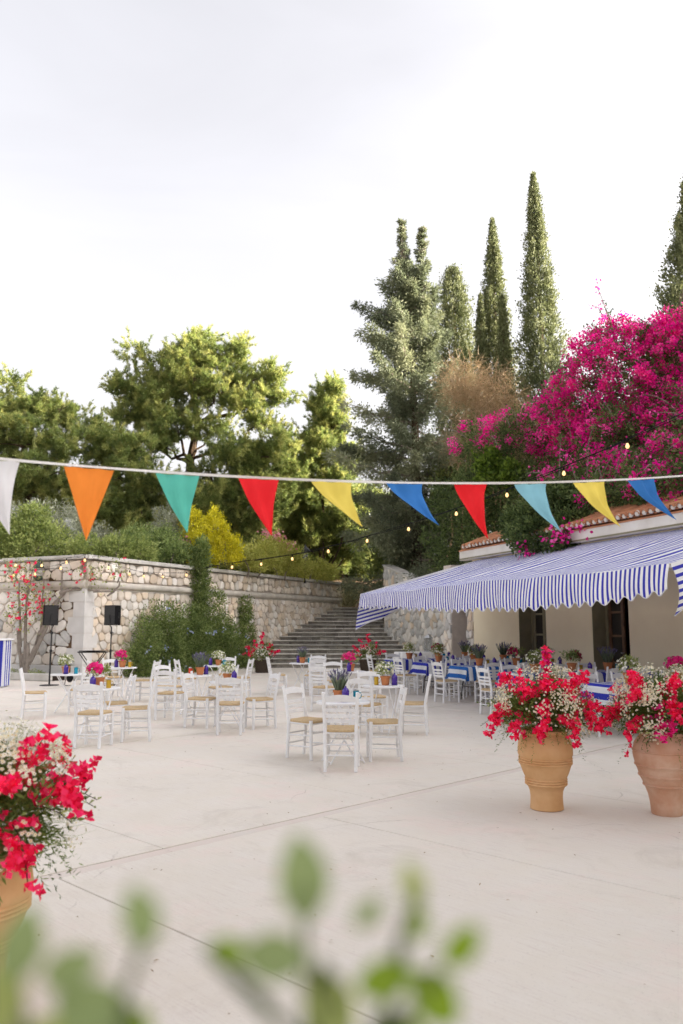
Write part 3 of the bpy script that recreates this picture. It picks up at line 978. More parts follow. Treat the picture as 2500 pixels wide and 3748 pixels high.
def flap(s_end, sgn, front_drop, nm):
    P = []; U = []; n1, n2 = 26, 10
    for i in range(n1 + 1):
        t_ = i / n1
        topz = front_z(s_end) * (1 - t_) + 3.54 * t_
        d = front_drop * (1 - .55 * t_) - .05 * abs(math.sin(t_ * 16))
        row = []; ur = []
        for j in range(n2 + 1):
            k = j / n2
            bul = sgn * (.02 + .16 * math.sin(k * 2.4) * (1 - t_) + .03 * math.sin(t_ * 14 + k * 2) * k)
            row.append((s_end + bul, AP * (1 - t_) + .02 + (.10 * k * k * (1 - t_) ** 2), topz - d * k)); ur.append(d * k * 1.02)
        P.append(row); U.append(ur)
    o = link(nm, grid_mesh(nm, P, U, M['awning']), aw)
    MB().tube([r[-1] for r in P], .0085, 5).build('flap_piping', M['piping'], o)
flap(AL, 1, .98, 'side_flap'); flap(0, -1, .72, 'side_flap')
MB().tube([(-.02, AP - .02, 2.46), (AL + .02, AP - .02, 2.46)], .022, 8).build('front_bar', M['white_metal'], aw)
for s in (.3, 4.0, 7.9, 11.6):
    MB().tube([(s, AP - .04, 2.45), (s, 1.9, 2.72), (s, .05, 2.75)], .02, 6).build('support_arm', M['white_metal'], aw)
MB().tube([(-.02, .05, 3.50), (AL + .02, .05, 3.50)], .035, 8).build('roller_tube', M['white_metal'], aw)

# ================================================================== FURNITURE
def chair_parts():
    out = []
    for sy in (-1, 1):
        out.append(('rear_leg', MB().tube([(-.205, sy * .175, 0), (-.185, sy * .178, .30), (-.180, sy * .18, .47), (-.215, sy * .187, .66), (-.262, sy * .196, .89)], [.0195, .021, .022, .021, .019], 8, square=True).mesh('rear_leg', M['white_wood'], True)))
        out.append(('front_leg', MB().tube([(.185, sy * .185, 0), (.180, sy * .188, .475)], [.0195, .022], 8, square=True).mesh('front_leg', M['white_wood'], True)))
    # arched top rail
    mb = MB(); n = 12; vs = []; fs = []
    for i in range(n + 1):
        t_ = i / n; y = -.185 + .37 * t_
        arch = .030 * math.sin(math.pi * t_)
        bx = -.245 - .018 * math.sin(math.pi * t_)
        z0, z1 = .775 + .012 * math.sin(math.pi * t_), .835 + arch
        vs += [(bx - .010 + .012, y, z0), (bx + .010 + .012, y, z0), (bx + .010 - .004, y, z1), (bx - .010 - .004, y, z1)]
    for i in range(n):
        for k in range(4):
            l = (k + 1) % 4
            fs.append((i * 4 + k, i * 4 + 4 + k, i * 4 + 4 + l, i * 4 + l))
    mb.add(vs, fs)
    out.append(('top_rail', mb.mesh('top_rail', M['white_wood'])))
    for z in (.565, .625, .69):
        bx = -.215 - (z - .66) * .2
        mb = MB(); vs = []; fs = []
        for i in range(7):
            t_ = i / 6; y = -.182 + .364 * t_; c = bx - .015 * math.sin(math.pi * t_)
            vs += [(c - .007, y, z - .019), (c + .007, y, z - .019), (c + .003, y, z + .019), (c - .011, y, z + .019)]
        for i in range(6):
            for k in range(4):
                l = (k + 1) % 4
                fs.append((i * 4 + k, i * 4 + 4 + k, i * 4 + 4 + l, i * 4 + l))
        mb.add(vs, fs)
        out.append(('back_slat', mb.mesh('back_slat', M['white_wood'])))
    # rush seat: puffed square with rolled edges
    n = 14; P_ = []
    vs, fs = [], []
    for i in range(n + 1):
        for j in range(n + 1):
            a, b_ = -1 + 2 * i / n, -1 + 2 * j / n
            x, y = a * .205, b_ * (.195 + .012 * a)
            if abs(a) > .85 and abs(b_) > .85: x *= .93; y *= .93
            e = max(abs(a), abs(b_))
            z = .482 - .012 * (1 - e) ** .7 - (.018 if e > .99 else 0) - .004 * abs(abs(a) - abs(b_)) ** 2
            vs.append((x, y, z))
    for i in range(n):
        for j in range(n):
            k = i * (n + 1) + j
            fs.append((k, k + n + 1, k + n + 2, k + 1))
    top_n = len(vs)
    ring = [i * (n + 1) for i in range(n + 1)] + [n * (n + 1) + j for j in range(1, n + 1)] + [i * (n + 1) + n for i in range(n - 1, -1, -1)] + [j for j in range(n - 1, 0, -1)]
    for r in ring:
        p = vs[r]; vs.append((p[0] * .985, p[1] * .985, .442))
    m_ = len(ring)
    for i in range(m_):
        j = (i + 1) % m_
        fs.append((ring[j], ring[i], top_n + i, top_n + j))
    fs.append(tuple(top_n + i for i in range(m_)))
    out.append(('seat', MB().add(vs, fs).mesh('seat', M['rush'], True)))
    fr = MB()
    fr.tube([(-.185, -.182, .435), (.183, -.19, .435)], .012, 6); fr.tube([(-.185, .182, .435), (.183, .19, .435)], .012, 6)
    fr.tube([(-.185, -.182, .43), (-.185, .182, .43)], .012, 6); fr.tube([(.183, -.19, .43), (.183, .19, .43)], .012, 6)
    out.append(('seat_frame', fr.mesh('seat_frame', M['white_wood'])))
    def rod(a, b_): return ('stretcher', MB().tube([a, tuple((p + q) / 2 for p, q in zip(a, b_)), b_], [.0085, .011, .0085], 6).mesh('stretcher', M['white_wood'], True))
    for sy in (-1, 1):
        for z in (.15, .285): out.append(rod((-.193, sy * .176, z), (.183, sy * .186, z + .01)))
    for z in (.175, .32): out.append(rod((.184, -.185, z), (.184, .185, z)))
    for z in (.18, .30): out.append(rod((-.193, -.176, z), (-.193, .176, z)))
    return out
CHAIR = chair_parts()
rc = random.Random(77)
def chair(x, y, ang, label, group, z=0):
    root = empty('rush_seat_chair', (x, y, z), R(ang), label, 'chair', group)
    for nm, me in CHAIR: link(nm, me, root)
    return root
GF = 'white rush-seat chairs round the small tables'
for x, y, a, lb in [
    (0.0, 9.85, 87, 'white rush-seat chair nearest the camera, its back turned to us'),
    (-.42, 10.72, -35, 'white chair left of the nearest table, seat corner pointing at us'),
    (.53, 10.56, 183, 'white chair right of the nearest table, seat facing left'),
    (.37, 12.82, 66, 'white chair tucked under the daisy and yellow mug table, back to us'),
    (1.12, 13.0, 173, 'white chair at the right of the daisy and yellow mug table'),
    (.54, 14.25, -75, 'white chair behind the daisy and yellow mug table, facing us'),
    (-3.43, 11.65, 83, 'white chair at the front of the left group, back to us'),
    (-3.0, 12.28, 192, 'white chair facing left at the front of the left group'),
    (-3.52, 13.05, 203, 'white chair pushed under the magenta flower table, behind the front pair'),
    (-5.52, 15.07, 18, 'white chair farthest left, facing right towards the turquoise mug'),
    (-4.84, 15.72, 140, 'white chair at the right of the daisy and turquoise mug table'),
    (-4.32, 18.42, 174, 'white chair at the right of the table before the hedge'),
    (-5.30, 18.3, 22, 'white chair at the left of the table before the hedge'),
    (-5.35, 19.55, -62, 'white chair behind the table before the hedge'),
    (-3.07, 15.0, 76, 'white chair left of the red mug table, back to us'),
    (-3.42, 16.6, -40, 'white chair behind and left of the red mug table'),
    (-2.35, 16.35, 215, 'white chair behind and right of the red mug table'),
    (-2.32, 13.84, -12, 'white chair facing right at the middle table of small daisies'),
    (-1.72, 13.02, 92, 'white chair at the front of the middle group, back to us'),
    (-1.33, 13.74, 206, 'white chair at the right of the middle group, facing left'),
    (-2.34, 19.3, 172, 'white chair right of the far table with white flowers near the hedge'),
    (-2.85, 20.65, -88, 'white chair behind the far table with white flowers near the hedge'),
    (-3.52, 19.05, 25, 'white chair left of the far table with white flowers near the hedge'),
    (-1.55, 20.35, 12, 'white chair standing alone before the stairs, facing right'),
    (-.66, 20.15, 112, 'white chair in front of the farthest table by the stairs'),
    (-.68, 21.9, -104, 'white chair behind the farthest table by the stairs'),
    (-.14, 18.1, -78, 'white chair behind the magenta and purple lantern table'),
    (-.32, 16.4, 52, 'white chair left of the magenta and purple lantern table')]:
    chair(x, y, a, lb, GF)

def bistro_parts():
    out = [('table_top', MB().lathe([(0, .705), (.318, .705), (.330, .700), (.333, .712), (.330, .724), (.322, .727), (0, .722)], 40).mesh('table_top', M['white_metal'], True))]
    for sx in (-1, 1):
        for sy in (-1, 1):
            out.append(('leg', MB().tube([(sx * .20, sy * .17, .705), (0, sy * .165, .36), (-sx * .22, sy * .16, .0)], .0105, 6).mesh('leg', M['white_metal'], True)))
    for sx in (-1, 1):
        out.append(('crossbar', MB().tube([(sx * .21, -.16, .02), (sx * .21, .16, .02)], .008, 6).mesh('crossbar', M['white_metal'])))
        out.append(('crossbar', MB().tube([(sx * .20, -.17, .695), (sx * .20, .17, .695)], .008, 6).mesh('crossbar', M['white_metal'])))
    return out
BIST = bistro_parts()

# ---- small potted plants
POT_ME = MB().lathe([(0, 0), (.048, 0), (.064, .095), (.071, .096), (.073, .118), (.064, .119), (.060, .105), (0, .102)], 20).mesh('pot', M['terracotta'], True)
def disc_flowers(rng, P, Nn, r, mat, name, tint):
    """five-petalled flower heads"""
    n = len(P); k = 5
    V = []; T = []
    ref = unit(np.cross(Nn, unit(rng.normal(size=(n, 3)))))
    bt = np.cross(Nn, ref)
    for i in range(k):
        a = 2 * math.pi * i / k
        d = unit(ref * math.cos(a) + bt * math.sin(a) + Nn * .15)
        V.append(leaf_verts(P, d, Nn, np.full(n, r), np.full(n, r * .85), .6)); T.append(tint)
    return np_mesh(name, np.concatenate(V), 4, mat, np.concatenate(T))
def plant_parts(kind, seed):
    rng = np.random.default_rng(seed)
    out = []
    if kind == 'lavender':
        n = 260
        a = rng.uniform(0, 6.28, n); lean = rng.uniform(0, .55, n)
        D = unit(np.stack([np.cos(a) * lean, np.sin(a) * lean, np.ones(n)], 1))
        Pp = np.stack([np.cos(a) * .03, np.sin(a) * .03, np.full(n, .10)], 1)
        L = rng.uniform(.13, .26, n)
        V = needle_verts(rng, Pp, D, L, np.full(n, .011))
        out.append(('foliage', np_mesh('foliage', V, 3, LM['lavender'], rng.uniform(0, 1, n))))
        m = 70; i = rng.choice(n, m, False)
        tips = Pp[i] + D[i] * L[i][:, None] * .85
        out.append(('flower_spikes', np_mesh('flower_spikes', leaf_verts(tips, D[i], unit(rng.normal(size=(m, 3))), rng.uniform(.04, .075, m), np.full(m, .016), .5), 4, LM['lavender_bloom'], rng.uniform(0, 1, m))))
        return out
    lobes = [(0, 0, .20, .12, .12, .09)]
    dens = dict(daisy=1100, magenta=1000, white=1100, dark_red=1200)[kind]
    Pp, O, T = clumps(rng, lobes, dens, .035, 9, (.3, 1.05), -.6)
    n = len(Pp)
    out.append(('foliage', np_mesh('foliage', leaf_verts(Pp, unit(O + rng.normal(size=(n, 3)) * .5 + [0, 0, .4]), unit(rng.normal(size=(n, 3)) + [0, 0, 1]), rng.uniform(.025, .055, n), rng.uniform(.008, .02, n)), 4, LM['bush'] if kind != 'dark_red' else LM['hedge'], T * .6 + rng.uniform(0, .4, n))))
    m = dict(daisy=95, magenta=70, white=60, dark_red=55)[kind]
    d = unit(rng.normal(size=(m * 3, 3)) + [0, 0, .35]); d = d[d[:, 2] > -.35][:m]
    if kind in ('magenta', 'dark_red'):
        side = unit(np.array([[-.6, -.8, .1]])); d = unit(d + side * 1.1)
    Pp = np.array([0, 0, .20]) + d * np.array([.14, .14, .11]) * rng.uniform(.85, 1.1, (len(d), 1))
    r = dict(daisy=.016, magenta=.024, white=.016, dark_red=.022)[kind]
    mm = LM[dict(daisy='daisy', magenta='magenta', white='daisy', dark_red='dark_red')[kind]]
    out.append(('flowers', disc_flowers(rng, Pp, unit(d + [0, -.2, .2]), r, mm, 'flowers', rng.uniform(.2, 1, len(Pp)))))
    return out
PLANTS = {}
for k in ('lavender', 'daisy', 'magenta', 'white', 'dark_red'):
    for v in range(2): PLANTS[(k, v)] = plant_parts(k, hash_ := sum(map(ord, k)) + v)
def potted(kind, loc, label, v=0, rz=0., s=1.):
    root = empty('potted_plant', loc, rz, label, 'potted plant', 'small potted plants on the tables')
    root.scale = (s, s, s)
    link('pot', POT_ME, root)
    for nm, me in PLANTS[(kind, v)]:
        o = link(nm, me, root); o['kind'] = 'stuff'
    return root
LANT = [('glass_dome', MB().lathe([(.040, .018), (.044, .03), (.041, .055), (.046, .09), (.045, .125), (.034, .155), (.014, .172), (0, .175)], 20).mesh('glass_dome', M['purple_glass'], True)),
        ('base_dish', MB().lathe([(0, 0), (.038, 0), (.052, .014), (.056, .022), (.05, .022), (.042, .016), (0, .014)], 20).mesh('base_dish', M['purple_glass'], True)),
        ('cap_knob', MB().lathe([(.008, .17), (.011, .18), (.007, .19), (0, .192)], 10).mesh('cap_knob', M['purple_glass'], True))]
def lantern(loc, label):
    root = empty('glass_lantern', loc, 0, label, 'lantern', 'purple glass lanterns on the tables')
    for nm, me in LANT: link(nm, me, root)
def mug_parts(mat):
    body = MB().lathe([(0, 0), (.034, 0), (.036, .006), (.036, .118), (.038, .122), (.034, .122), (.033, .012), (0, .010)], 20)
    hd = MB().tube([(.034, 0, .100), (.062, 0, .098), (.068, 0, .07), (.060, 0, .038), (.034, 0, .030)], .0055, 6)
    nap = MB(); rr_ = random.Random(4)
    n = 9
    vs = [(0, 0, .10)]
    for i in range(n):
        a = 2 * math.pi * i / n; r = .03 + .014 * (i % 2); vs.append((r * math.cos(a), r * math.sin(a), .122 + .03 * rr_.random()))
    vs.append((0, 0, .145))
    nap.add(vs, [(0, 1 + (i + 1) % n, 1 + i) for i in range(n)] + [(1 + i, 1 + (i + 1) % n, n + 1) for i in range(n)])
    return [('cup', body.mesh('cup', mat, True)), ('handle', hd.mesh('handle', mat, True)), ('paper_napkin', nap.mesh('paper_napkin', M['napkin']))]
MUG = {k: mug_parts(M[k]) for k in ('turquoise', 'gold', 'red_mug')}
def mug(kind, loc, label, rz=0., nap=True):
    root = empty('metal_mug', loc, rz, label, 'mug', 'coloured metal mugs on the tables')
    for nm, me in MUG[kind]:
        if nm == 'paper_napkin' and not nap: continue
        link(nm, me, root)
TH = .727
def bistro(x, y, rz, label, desc, items):
    root = empty('bistro_table', (x, y, 0), R(rz), label, 'table', 'round white folding tables')
    for nm, me in BIST: link(nm, me, root)
    for it in items:
        p = (x + it[1], y + it[2], TH)
        if it[0] == 'plant': potted(it[3], p, it[4], it[5] if len(it) > 5 else 0, rc.uniform(0, .6), it[6] if len(it) > 6 else 1.)
        elif it[0] == 'lantern': lantern(p, 'purple glass lantern ' + desc)
        else: mug(it[3], p, it[4], rc.uniform(-.6, .6), it[5] if len(it) > 5 else True)
bistro(.02, 10.36, 20, 'round white folding table with lavender, nearest the camera', 'beside the lavender on the nearest table', [
    ('plant', -.05, .05, 'lavender', 'lavender in a terracotta pot on the nearest table', 0, 1.1), ('lantern', .03, -.09), ('mug', .16, .03, 'turquoise', 'turquoise mug on the nearest table')])
bistro(.66, 13.11, 65, 'round white table with daisies and yellow mug, right of the middle', 'beside the daisies and yellow mug', [
    ('plant', .03, .02, 'daisy', 'white daisies in terracotta on the yellow mug table', 0, 1.15), ('lantern', .17, -.03), ('mug', -.11, .06, 'gold', 'yellow mug beside the potted daisies', False)])
bistro(.17, 17.06, 10, 'round white table with magenta flowers and lantern before the stairs', 'beside magenta flowers before the stairs', [
    ('plant', .02, .04, 'magenta', 'magenta and yellow-green potted flowers before the stairs', 0, 1.25), ('lantern', -.02, -.12)])
bistro(-.98, 20.89, 40, 'farthest round white table by the stairs with lavender pot', 'half hidden behind the pot on the farthest table', [
    ('plant', .0, -.02, 'lavender', 'tall lavender pot on the farthest table by the stairs', 1, 1.15), ('lantern', -.11, .08), ('mug', .17, 0, 'turquoise', 'turquoise mug on the farthest table by the stairs')])
bistro(-1.89, 14.0, 0, 'round white table with small daisies in the middle group', 'on the middle table of small daisies', [
    ('plant', -.03, .02, 'white', 'small white flowers in a pot on the middle table', 1, 1.05), ('lantern', .10, -.08)])
bistro(-2.79, 15.84, 70, 'round white table with red mug and lavender', 'behind the lavender on the red mug table', [
    ('plant', .10, .02, 'lavender', 'lavender pot beside the red mug', 1, 1.2), ('lantern', .20, .10), ('mug', -.08, 0, 'red_mug', 'red metal mug beside the lavender')])
bistro(-2.96, 19.61, 30, 'far round white table with white flowers near the hedge', 'left of white flowers on the far table near the hedge', [
    ('plant', .06, .0, 'daisy', 'white daisies in terracotta near the hedge', 1, 1.1), ('lantern', -.12, -.02), ('mug', .2, -.02, 'turquoise', 'turquoise mug on the far table near the hedge')])
bistro(-3.66, 12.55, 80, 'round white table with magenta flowers at the front of the left group', 'in front of magenta flowers on the front left table', [
    ('plant', .0, .04, 'magenta', 'magenta flowers in a pot on the front left table', 1, 1.25), ('lantern', -.04, -.12), ('mug', .18, -.06, 'gold', 'gold mug beside the magenta flowers at front left')])
bistro(-5.3, 16.19, 15, 'leftmost round white table with daisies and turquoise mug', 'in front of daisies on the leftmost table', [
    ('plant', -.07, .05, 'daisy', 'white daisies in terracotta on the leftmost table', 0, 1.15), ('lantern', -.02, -.09), ('mug', .15, -.02, 'turquoise', 'turquoise mug on the leftmost table')])
bistro(-4.93, 18.71, 55, 'round white table with magenta pot standing before the hedge', 'left of the magenta pot before the hedge', [
    ('plant', .0, .03, 'magenta', 'magenta flowers in a pot before the hedge', 0, 1.25), ('lantern', -.13, .0), ('mug', .18, -.02, 'gold', 'gold mug on the table before the hedge')])

# ---- long tables under the awning
def striped_table(s, yo, yi, wid, mat, ti, tdesc):
    c = fw(s, (yo + yi) / 2)
    tb = empty('trestle_table', (c.x, c.y, 0), FAC_ANG, 'black-legged trestle table under the striped cloth, ' + tdesc, 'table', 'long tables under the awning')
    ln = yo - yi
    MB().box((0, 0, .735), (wid - .03, ln - .03, .03)).build('table_top', M['white_wood'], tb)
    for sx in (-1, 1):
        for sy in (-1, 1):
            MB().tube([(sx * (wid / 2 - .08), sy * (ln / 2 - .35), .72), (sx * (wid / 2 - .1), sy * (ln / 2 - .25), .35), (sx * (wid / 2 - .06), sy * (ln / 2 - .22), 0)], .013, 6).build('leg', M['black_metal'], tb)
    for sy in (-1, 1): MB().tube([(-(wid / 2 - .08), sy * (ln / 2 - .25), .3), ((wid / 2 - .08), sy * (ln / 2 - .25), .3)], .010, 6).build('brace', M['black_metal'], tb)
    cl_ = empty('tablecloth', (c.x, c.y, 0), FAC_ANG, 'blue and white striped cloth, ' + tdesc, 'tablecloth', 'striped cloths on the long tables')
    rg = np.random.default_rng(ti + 40)
    DR = .30
    nu, nv_ = 26, 64
    hw, hl = wid / 2 + .008, ln / 2 + .008
    P_ = []; U_ = []
    p1, p2, p3 = rg.uniform(0, 6.28, 3)
    for i in range(nu + 1):
        u_ = -(hw + DR) + 2 * (hw + DR) * i / nu
        row = []; ur = []
        for j in range(nv_ + 1):
            v_ = -(hl + DR) + 2 * (hl + DR) * j / nv_
            ou, ov = max(abs(u_) - hw, 0), max(abs(v_) - hl, 0)
            su, sv = (1 if u_ > 0 else -1), (1 if v_ > 0 else -1)
            x = min(abs(u_), hw) * su; y = min(abs(v_), hl) * sv
            z = .757
            if ou > 0 and ov > 0:
                dd = math.hypot(ou, ov); m_ = min(ou, ov)
                x += su * (.012 + m_ * .42); y += sv * (.012 + m_ * .42); z -= max(ou, ov) + .35 * m_
            elif ou > 0:
                x += su * (.012 + ou * (.10 + .10 * math.sin(v_ * 7 + p1) + .05 * math.sin(v_ * 15 + p2))); z -= ou * .985
            elif ov > 0:
                y += sv * (.012 + ov * (.12 + .12 * math.sin(u_ * 9 + p3))); z -= ov * .985
            row.append((x, y, z)); ur.append(v_)
        P_.append(row); U_.append(ur)
    me = grid_mesh('cloth', P_, U_, mat)
    link('cloth', me, cl_)
    return c
TABS = [('farthest from the camera by the stairs', 11.55, 2.95, .55, 'cloth'), ('second from the stairs', 9.45, 3.05, .55, 'cloth'), ('third from the stairs', 7.45, 3.05, .55, 'cloth_bright'),
        ('fourth from the stairs, behind the left big pot', 4.75, 3.35, .6, 'cloth'), ('nearest the camera, behind the two big pots', 1.65, 3.65, .7, 'cloth')]
ORD = ['first', 'second', 'third', 'fourth']
SHORT = ['striped table by the stairs', 'second striped table from the stairs', 'third striped table from the stairs', 'fourth striped table from the stairs', 'striped table nearest the camera']
PK = [['white', 'dark_red', 'lavender'], ['white', 'dark_red', 'lavender'], ['lavender', 'dark_red', 'white'], ['white', 'dark_red', 'lavender'], ['white', 'magenta', 'dark_red']]
KW = dict(white='white-flowered', dark_red='dark red', lavender='lavender', magenta='magenta', daisy='daisy')
GA_ = 'white rush-seat chairs at the long tables under the awning'
fa_deg = math.degrees(FAC_ANG)
for ti, (td, s, yo, yi, mt) in enumerate(TABS):
    striped_table(s, yo, yi, .80, M[mt], ti, td)
    sh = SHORT[ti]
    p = fw(s + (.02 if ti != 2 else -.12), yo + .36)
    chair(p.x, p.y, fa_deg - 90 + rc.uniform(-8, 8), 'white chair at the patio end of the ' + sh, GA_)
    nch = 4 if ti > 2 else 3
    for side in (-1, 1):
        for k in range(nch):
            y = yo - .42 - k * (.64 if nch == 4 else .72)
            p = fw(s + side * .62 + rc.uniform(-.05, .05), y + rc.uniform(-.05, .05))
            chair(p.x, p.y, (fa_deg if side < 0 else fa_deg + 180) + rc.uniform(-9, 9),
                  '%s white chair from the patio, %s side of the %s' % (ORD[k], 'near' if side < 0 else 'far', sh), GA_)
    for k, kd in enumerate(PK[ti]):
        y = yo - .55 - k * .86
        p = fw(s + rc.uniform(-.1, .1), y, .76)
        potted(kd, p, '%s pot plant, %s from the patio, on the %s' % (KW[kd], ORD[k], sh), k % 2, rc.uniform(0, 6), 1.35)
        q = fw(s - .16, y - .26, .76)
        lantern(q, 'purple lantern, %s from the patio, on the %s' % (ORD[k], sh))
        q = fw(s + .1, y - .24, .76)
        mk = 'turquoise' if (k + ti) % 2 else 'gold'
        mug(mk, q, '%s mug, %s from the patio, on the %s' % ('turquoise' if mk == 'turquoise' else 'gold', ORD[k], sh), rc.uniform(0, 6))
# serving table by the stone wall
sv = empty('serving_table', (2.75, 27.2, 0), R(15), 'white clothed serving table with dishes against the stone wall', 'table')
mb = MB(); n = 60
for i in range(n):
    pass
P_ = []
for i in range(61):
    a = 2 * math.pi * i / 60
    ca, sa = math.cos(a), math.sin(a)
    q = 1 / max(abs(ca) / .95, abs(sa) / .42)
    P_.append([(ca * q * k_ + (.015 * math.sin(i * 1.9) * ca if z < .5 else 0), sa * q * k_ + (.02 * math.sin(i * 1.7) * sa if z < .5 else 0), z) for k_, z in ((0, .80), (.99, .80), (1.0, .79), (1.01, .5), (1.03, .02))])
link('cloth', grid_mesh('cloth', P_, None, M['cloth_white']), sv)
MB().box((0, 0, .775), (1.8, .78, .03)).build('table_top', M['white_wood'], sv)
for k, (dx, dy) in enumerate([(.35, .0), (.52, .1), (.62, -.08)]):
    p = Vector((2.75, 27.2, .8)) + Matrix.Rotation(R(15), 4, 'Z') @ Vector((dx, dy, 0))
    root = empty('dish_stack', p, 0, ['stack of white dishes nearest the glass lantern on the serving table', 'middle stack of white dishes on the serving table', 'right-hand stack of white dishes on the serving table'][k], 'dishes', 'stacks of dishes')
    for j in range(6 + k * 2): link('dish', MB().lathe([(0, 0), (.05, 0), (.085, .018), (.088, .022), (.05, .006), (0, .005)], 18).mesh('dish', M['china'], True), root, (0, 0, j * .024))
p = Vector((2.75, 27.2, .8)) + Matrix.Rotation(R(15), 4, 'Z') @ Vector((.12, .05, 0))
ho = empty('storm_lantern', p, R(10), 'square silver lantern with glass panes on the serving table', 'lantern')
mb = MB().box((0, 0, .02), (.24, .24, .04)); mb.box((0, 0, .44), (.24, .24, .03))
for sx in (-1, 1):
    for sy in (-1, 1): mb.box((sx * .105, sy * .105, .23), (.02, .02, .40))
mb.build('frame', M['steel'], ho)
MB().lathe([(.16, .455), (.07, .53), (.05, .53), (.05, .57), (0, .58)], 4).build('roof_cap', M['steel'], ho)
for k in range(4):
    MB().box((0, .105, .23), (.19, .004, .38)).build('pane', M['glass'], ho, rot=(0, 0, k * math.pi / 2))

# ================================================================== BUNTING AND LIGHTS
LA = Vector((-1.53, 3.6, 0)); LBd = Vector((3.73, 1.6, 0)); Ld = LBd.normalized(); Lp = Vector((-Ld.y, Ld.x, 0))
def rope(s): 
    return LA + Ld * s + Vector((0, 0, .01862 * s * s - .0221 * s + 2.3898))
tp = empty('bunting_tape', (0, 0, 0), 0, 'white tape strung across the patio carrying the coloured pennants', 'tape')
P_ = []
for i in range(121):
    s = -1.6 + 7.6 * i / 120
    p = rope(s); w = .0065; tw = .5 * math.sin(s * 3.7)
    P_.append([p + Vector((0, 0, w)) * math.cos(tw) + Lp * w * math.sin(tw), p, p - Vector((0, 0, w)) * math.cos(tw) - Lp * w * math.sin(tw)])
link('tape', grid_mesh('tape', P_, None, M['tape']), tp)
FL = [('white', -.135, .085, .06, 2.05), ('orange', .276, .501, .387, 2.036), ('teal', .693, .907, .827, 2.079), ('red', 1.103, 1.317, 1.242, 2.083), ('yellow', 1.495, 1.723, 1.712, 2.144),
      ('blue', 1.923, 2.142, 2.157, 2.174), ('red', 2.347, 2.566, 2.519, 2.122), ('light_blue', 2.763, 2.991, 3.013, 2.183), ('yellow', 3.18, 3.416, 3.432, 2.231), ('blue', 3.594, 3.815, 3.902, 2.30), ('orange', 4.09, 4.31, 4.33, 2.32)]
FLL = {'white': 'white pennant cut off by the left edge of the picture', 'orange': 'orange triangular pennant hanging second from the left', 'teal': 'teal green triangular pennant between orange and red ones', 'light_blue': 'light blue triangular pennant on the right half of the bunting'}
FX = {3: 'red pennant hanging between the teal and yellow ones', 4: 'yellow pennant hanging between the red and blue ones in the middle', 5: 'blue pennant in front of the grey-green conifer',
      6: 'red pennant hanging between the blue and light blue ones', 8: 'yellow pennant in front of the bougainvillea', 9: 'blue curled pennant at the far right of the bunting', 10: 'orange pennant at the right edge of the picture'}
for i, (c, s0, s1, st_, zt) in enumerate(FL):
    a, b_ = rope(s0), rope(s1)
    mid = (s0 + s1) / 2
    top_z = rope(mid).z
    need = .345
    vis = math.hypot(top_z - zt, st_ - mid)
    out = -math.sqrt(max(need ** 2 - vis ** 2, 0)) * .8
    P_ = []
    n1, n2 = 14, 10
    for r in range(n1 + 1):
        k = r / n1
        row = []
        for j in range(n2 + 1):
            t_ = j / n2
            s = s0 + (s1 - s0) * t_
            p = rope(s) - Vector((0, 0, .008))
            # straight down then curling towards the tip
            hw_ = 1 - k
            sc = mid + (st_ - mid) * k ** 1.5
            ss = sc + (s - mid) * hw_
            zz = p.z * hw_ + top_z * k - (top_z - zt) * k
            oo = out * k ** 1.4 + .016 * math.sin(t_ * 7 + i) * k * hw_ * 3 + .009 * math.sin(t_ * 13 + i * 2 + k * 3) * hw_ + .006 * math.sin(k * 11 + i) * hw_
            row.append(LA + Ld * ss + Lp * oo + Vector((0, 0, zz)))
        P_.append(row)
    fo = link('pennant', grid_mesh('pennant', P_, None, M['flag_' + c]))
    tag(fo, FX.get(i) or FLL[c], 'pennant', 'pennants on the bunting')

def spline(pts, n=8):
    out = []
    pts = [Vector(p) for p in pts]
    for i in range(len(pts) - 1):
        p0 = pts[max(i - 1, 0)]; p1 = pts[i]; p2 = pts[i + 1]; p3 = pts[min(i + 2, len(pts) - 1)]
        for k in range(n):
            t_ = k / n
            out.append(.5 * ((2 * p1) + (p2 - p0) * t_ + (2 * p0 - 5 * p1 + 4 * p2 - p3) * t_ ** 2 + (3 * p1 - 3 * p2 + p0 - p3) * t_ ** 3))
    out.append(pts[-1])
    return out
BS_ME = MB().lathe([(.010, .0), (.019, -.01), (.019, -.07), (.015, -.075)], 10).mesh('socket', M['black_plastic'], True)
BB_ME = MB().lathe([(.014, -.072), (.022, -.09), (.033, -.115), (.036, -.135), (.028, -.158), (.012, -.17), (0, -.172)], 12).mesh('bulb', M['bulb'], True)
def lights(label, pts, bulbs, thick=.008):
    root = empty('string_lights', (0, 0, 0), 0, label, 'string lights')
    MB().tube(spline(pts, 6), thick, 5, cap=True).build('cable', M['black_plastic'], root)
    for b_ in bulbs:
        s_ = link('socket', BS_ME, root, b_); link('bulb', BB_ME, s_, (0, 0, 0))
main = [(6.4, 8.4, 5.25), (5.9, 11.2, 5.16), (5.56, 13, 5.08), (5.2, 14.6, 5.02), (4.52, 16.4, 4.85), (3.68, 18, 4.66), (2.77, 19.6, 4.46), (1.73, 21, 4.25), (.7, 22.3, 4.08), (-.38, 23.5, 3.90), (-1.48, 24.6, 3.77), (-2.51, 25.6, 3.69), (-3.54, 26.5, 3.66), (-4.6, 28.2, 3.66), (-5.2, 30.6, 3.75)]
lights('black cable of glowing bulbs sweeping from the awning down to the stone wall', main, [(p[0], p[1], p[2] - .01) for p in main[3:13]])
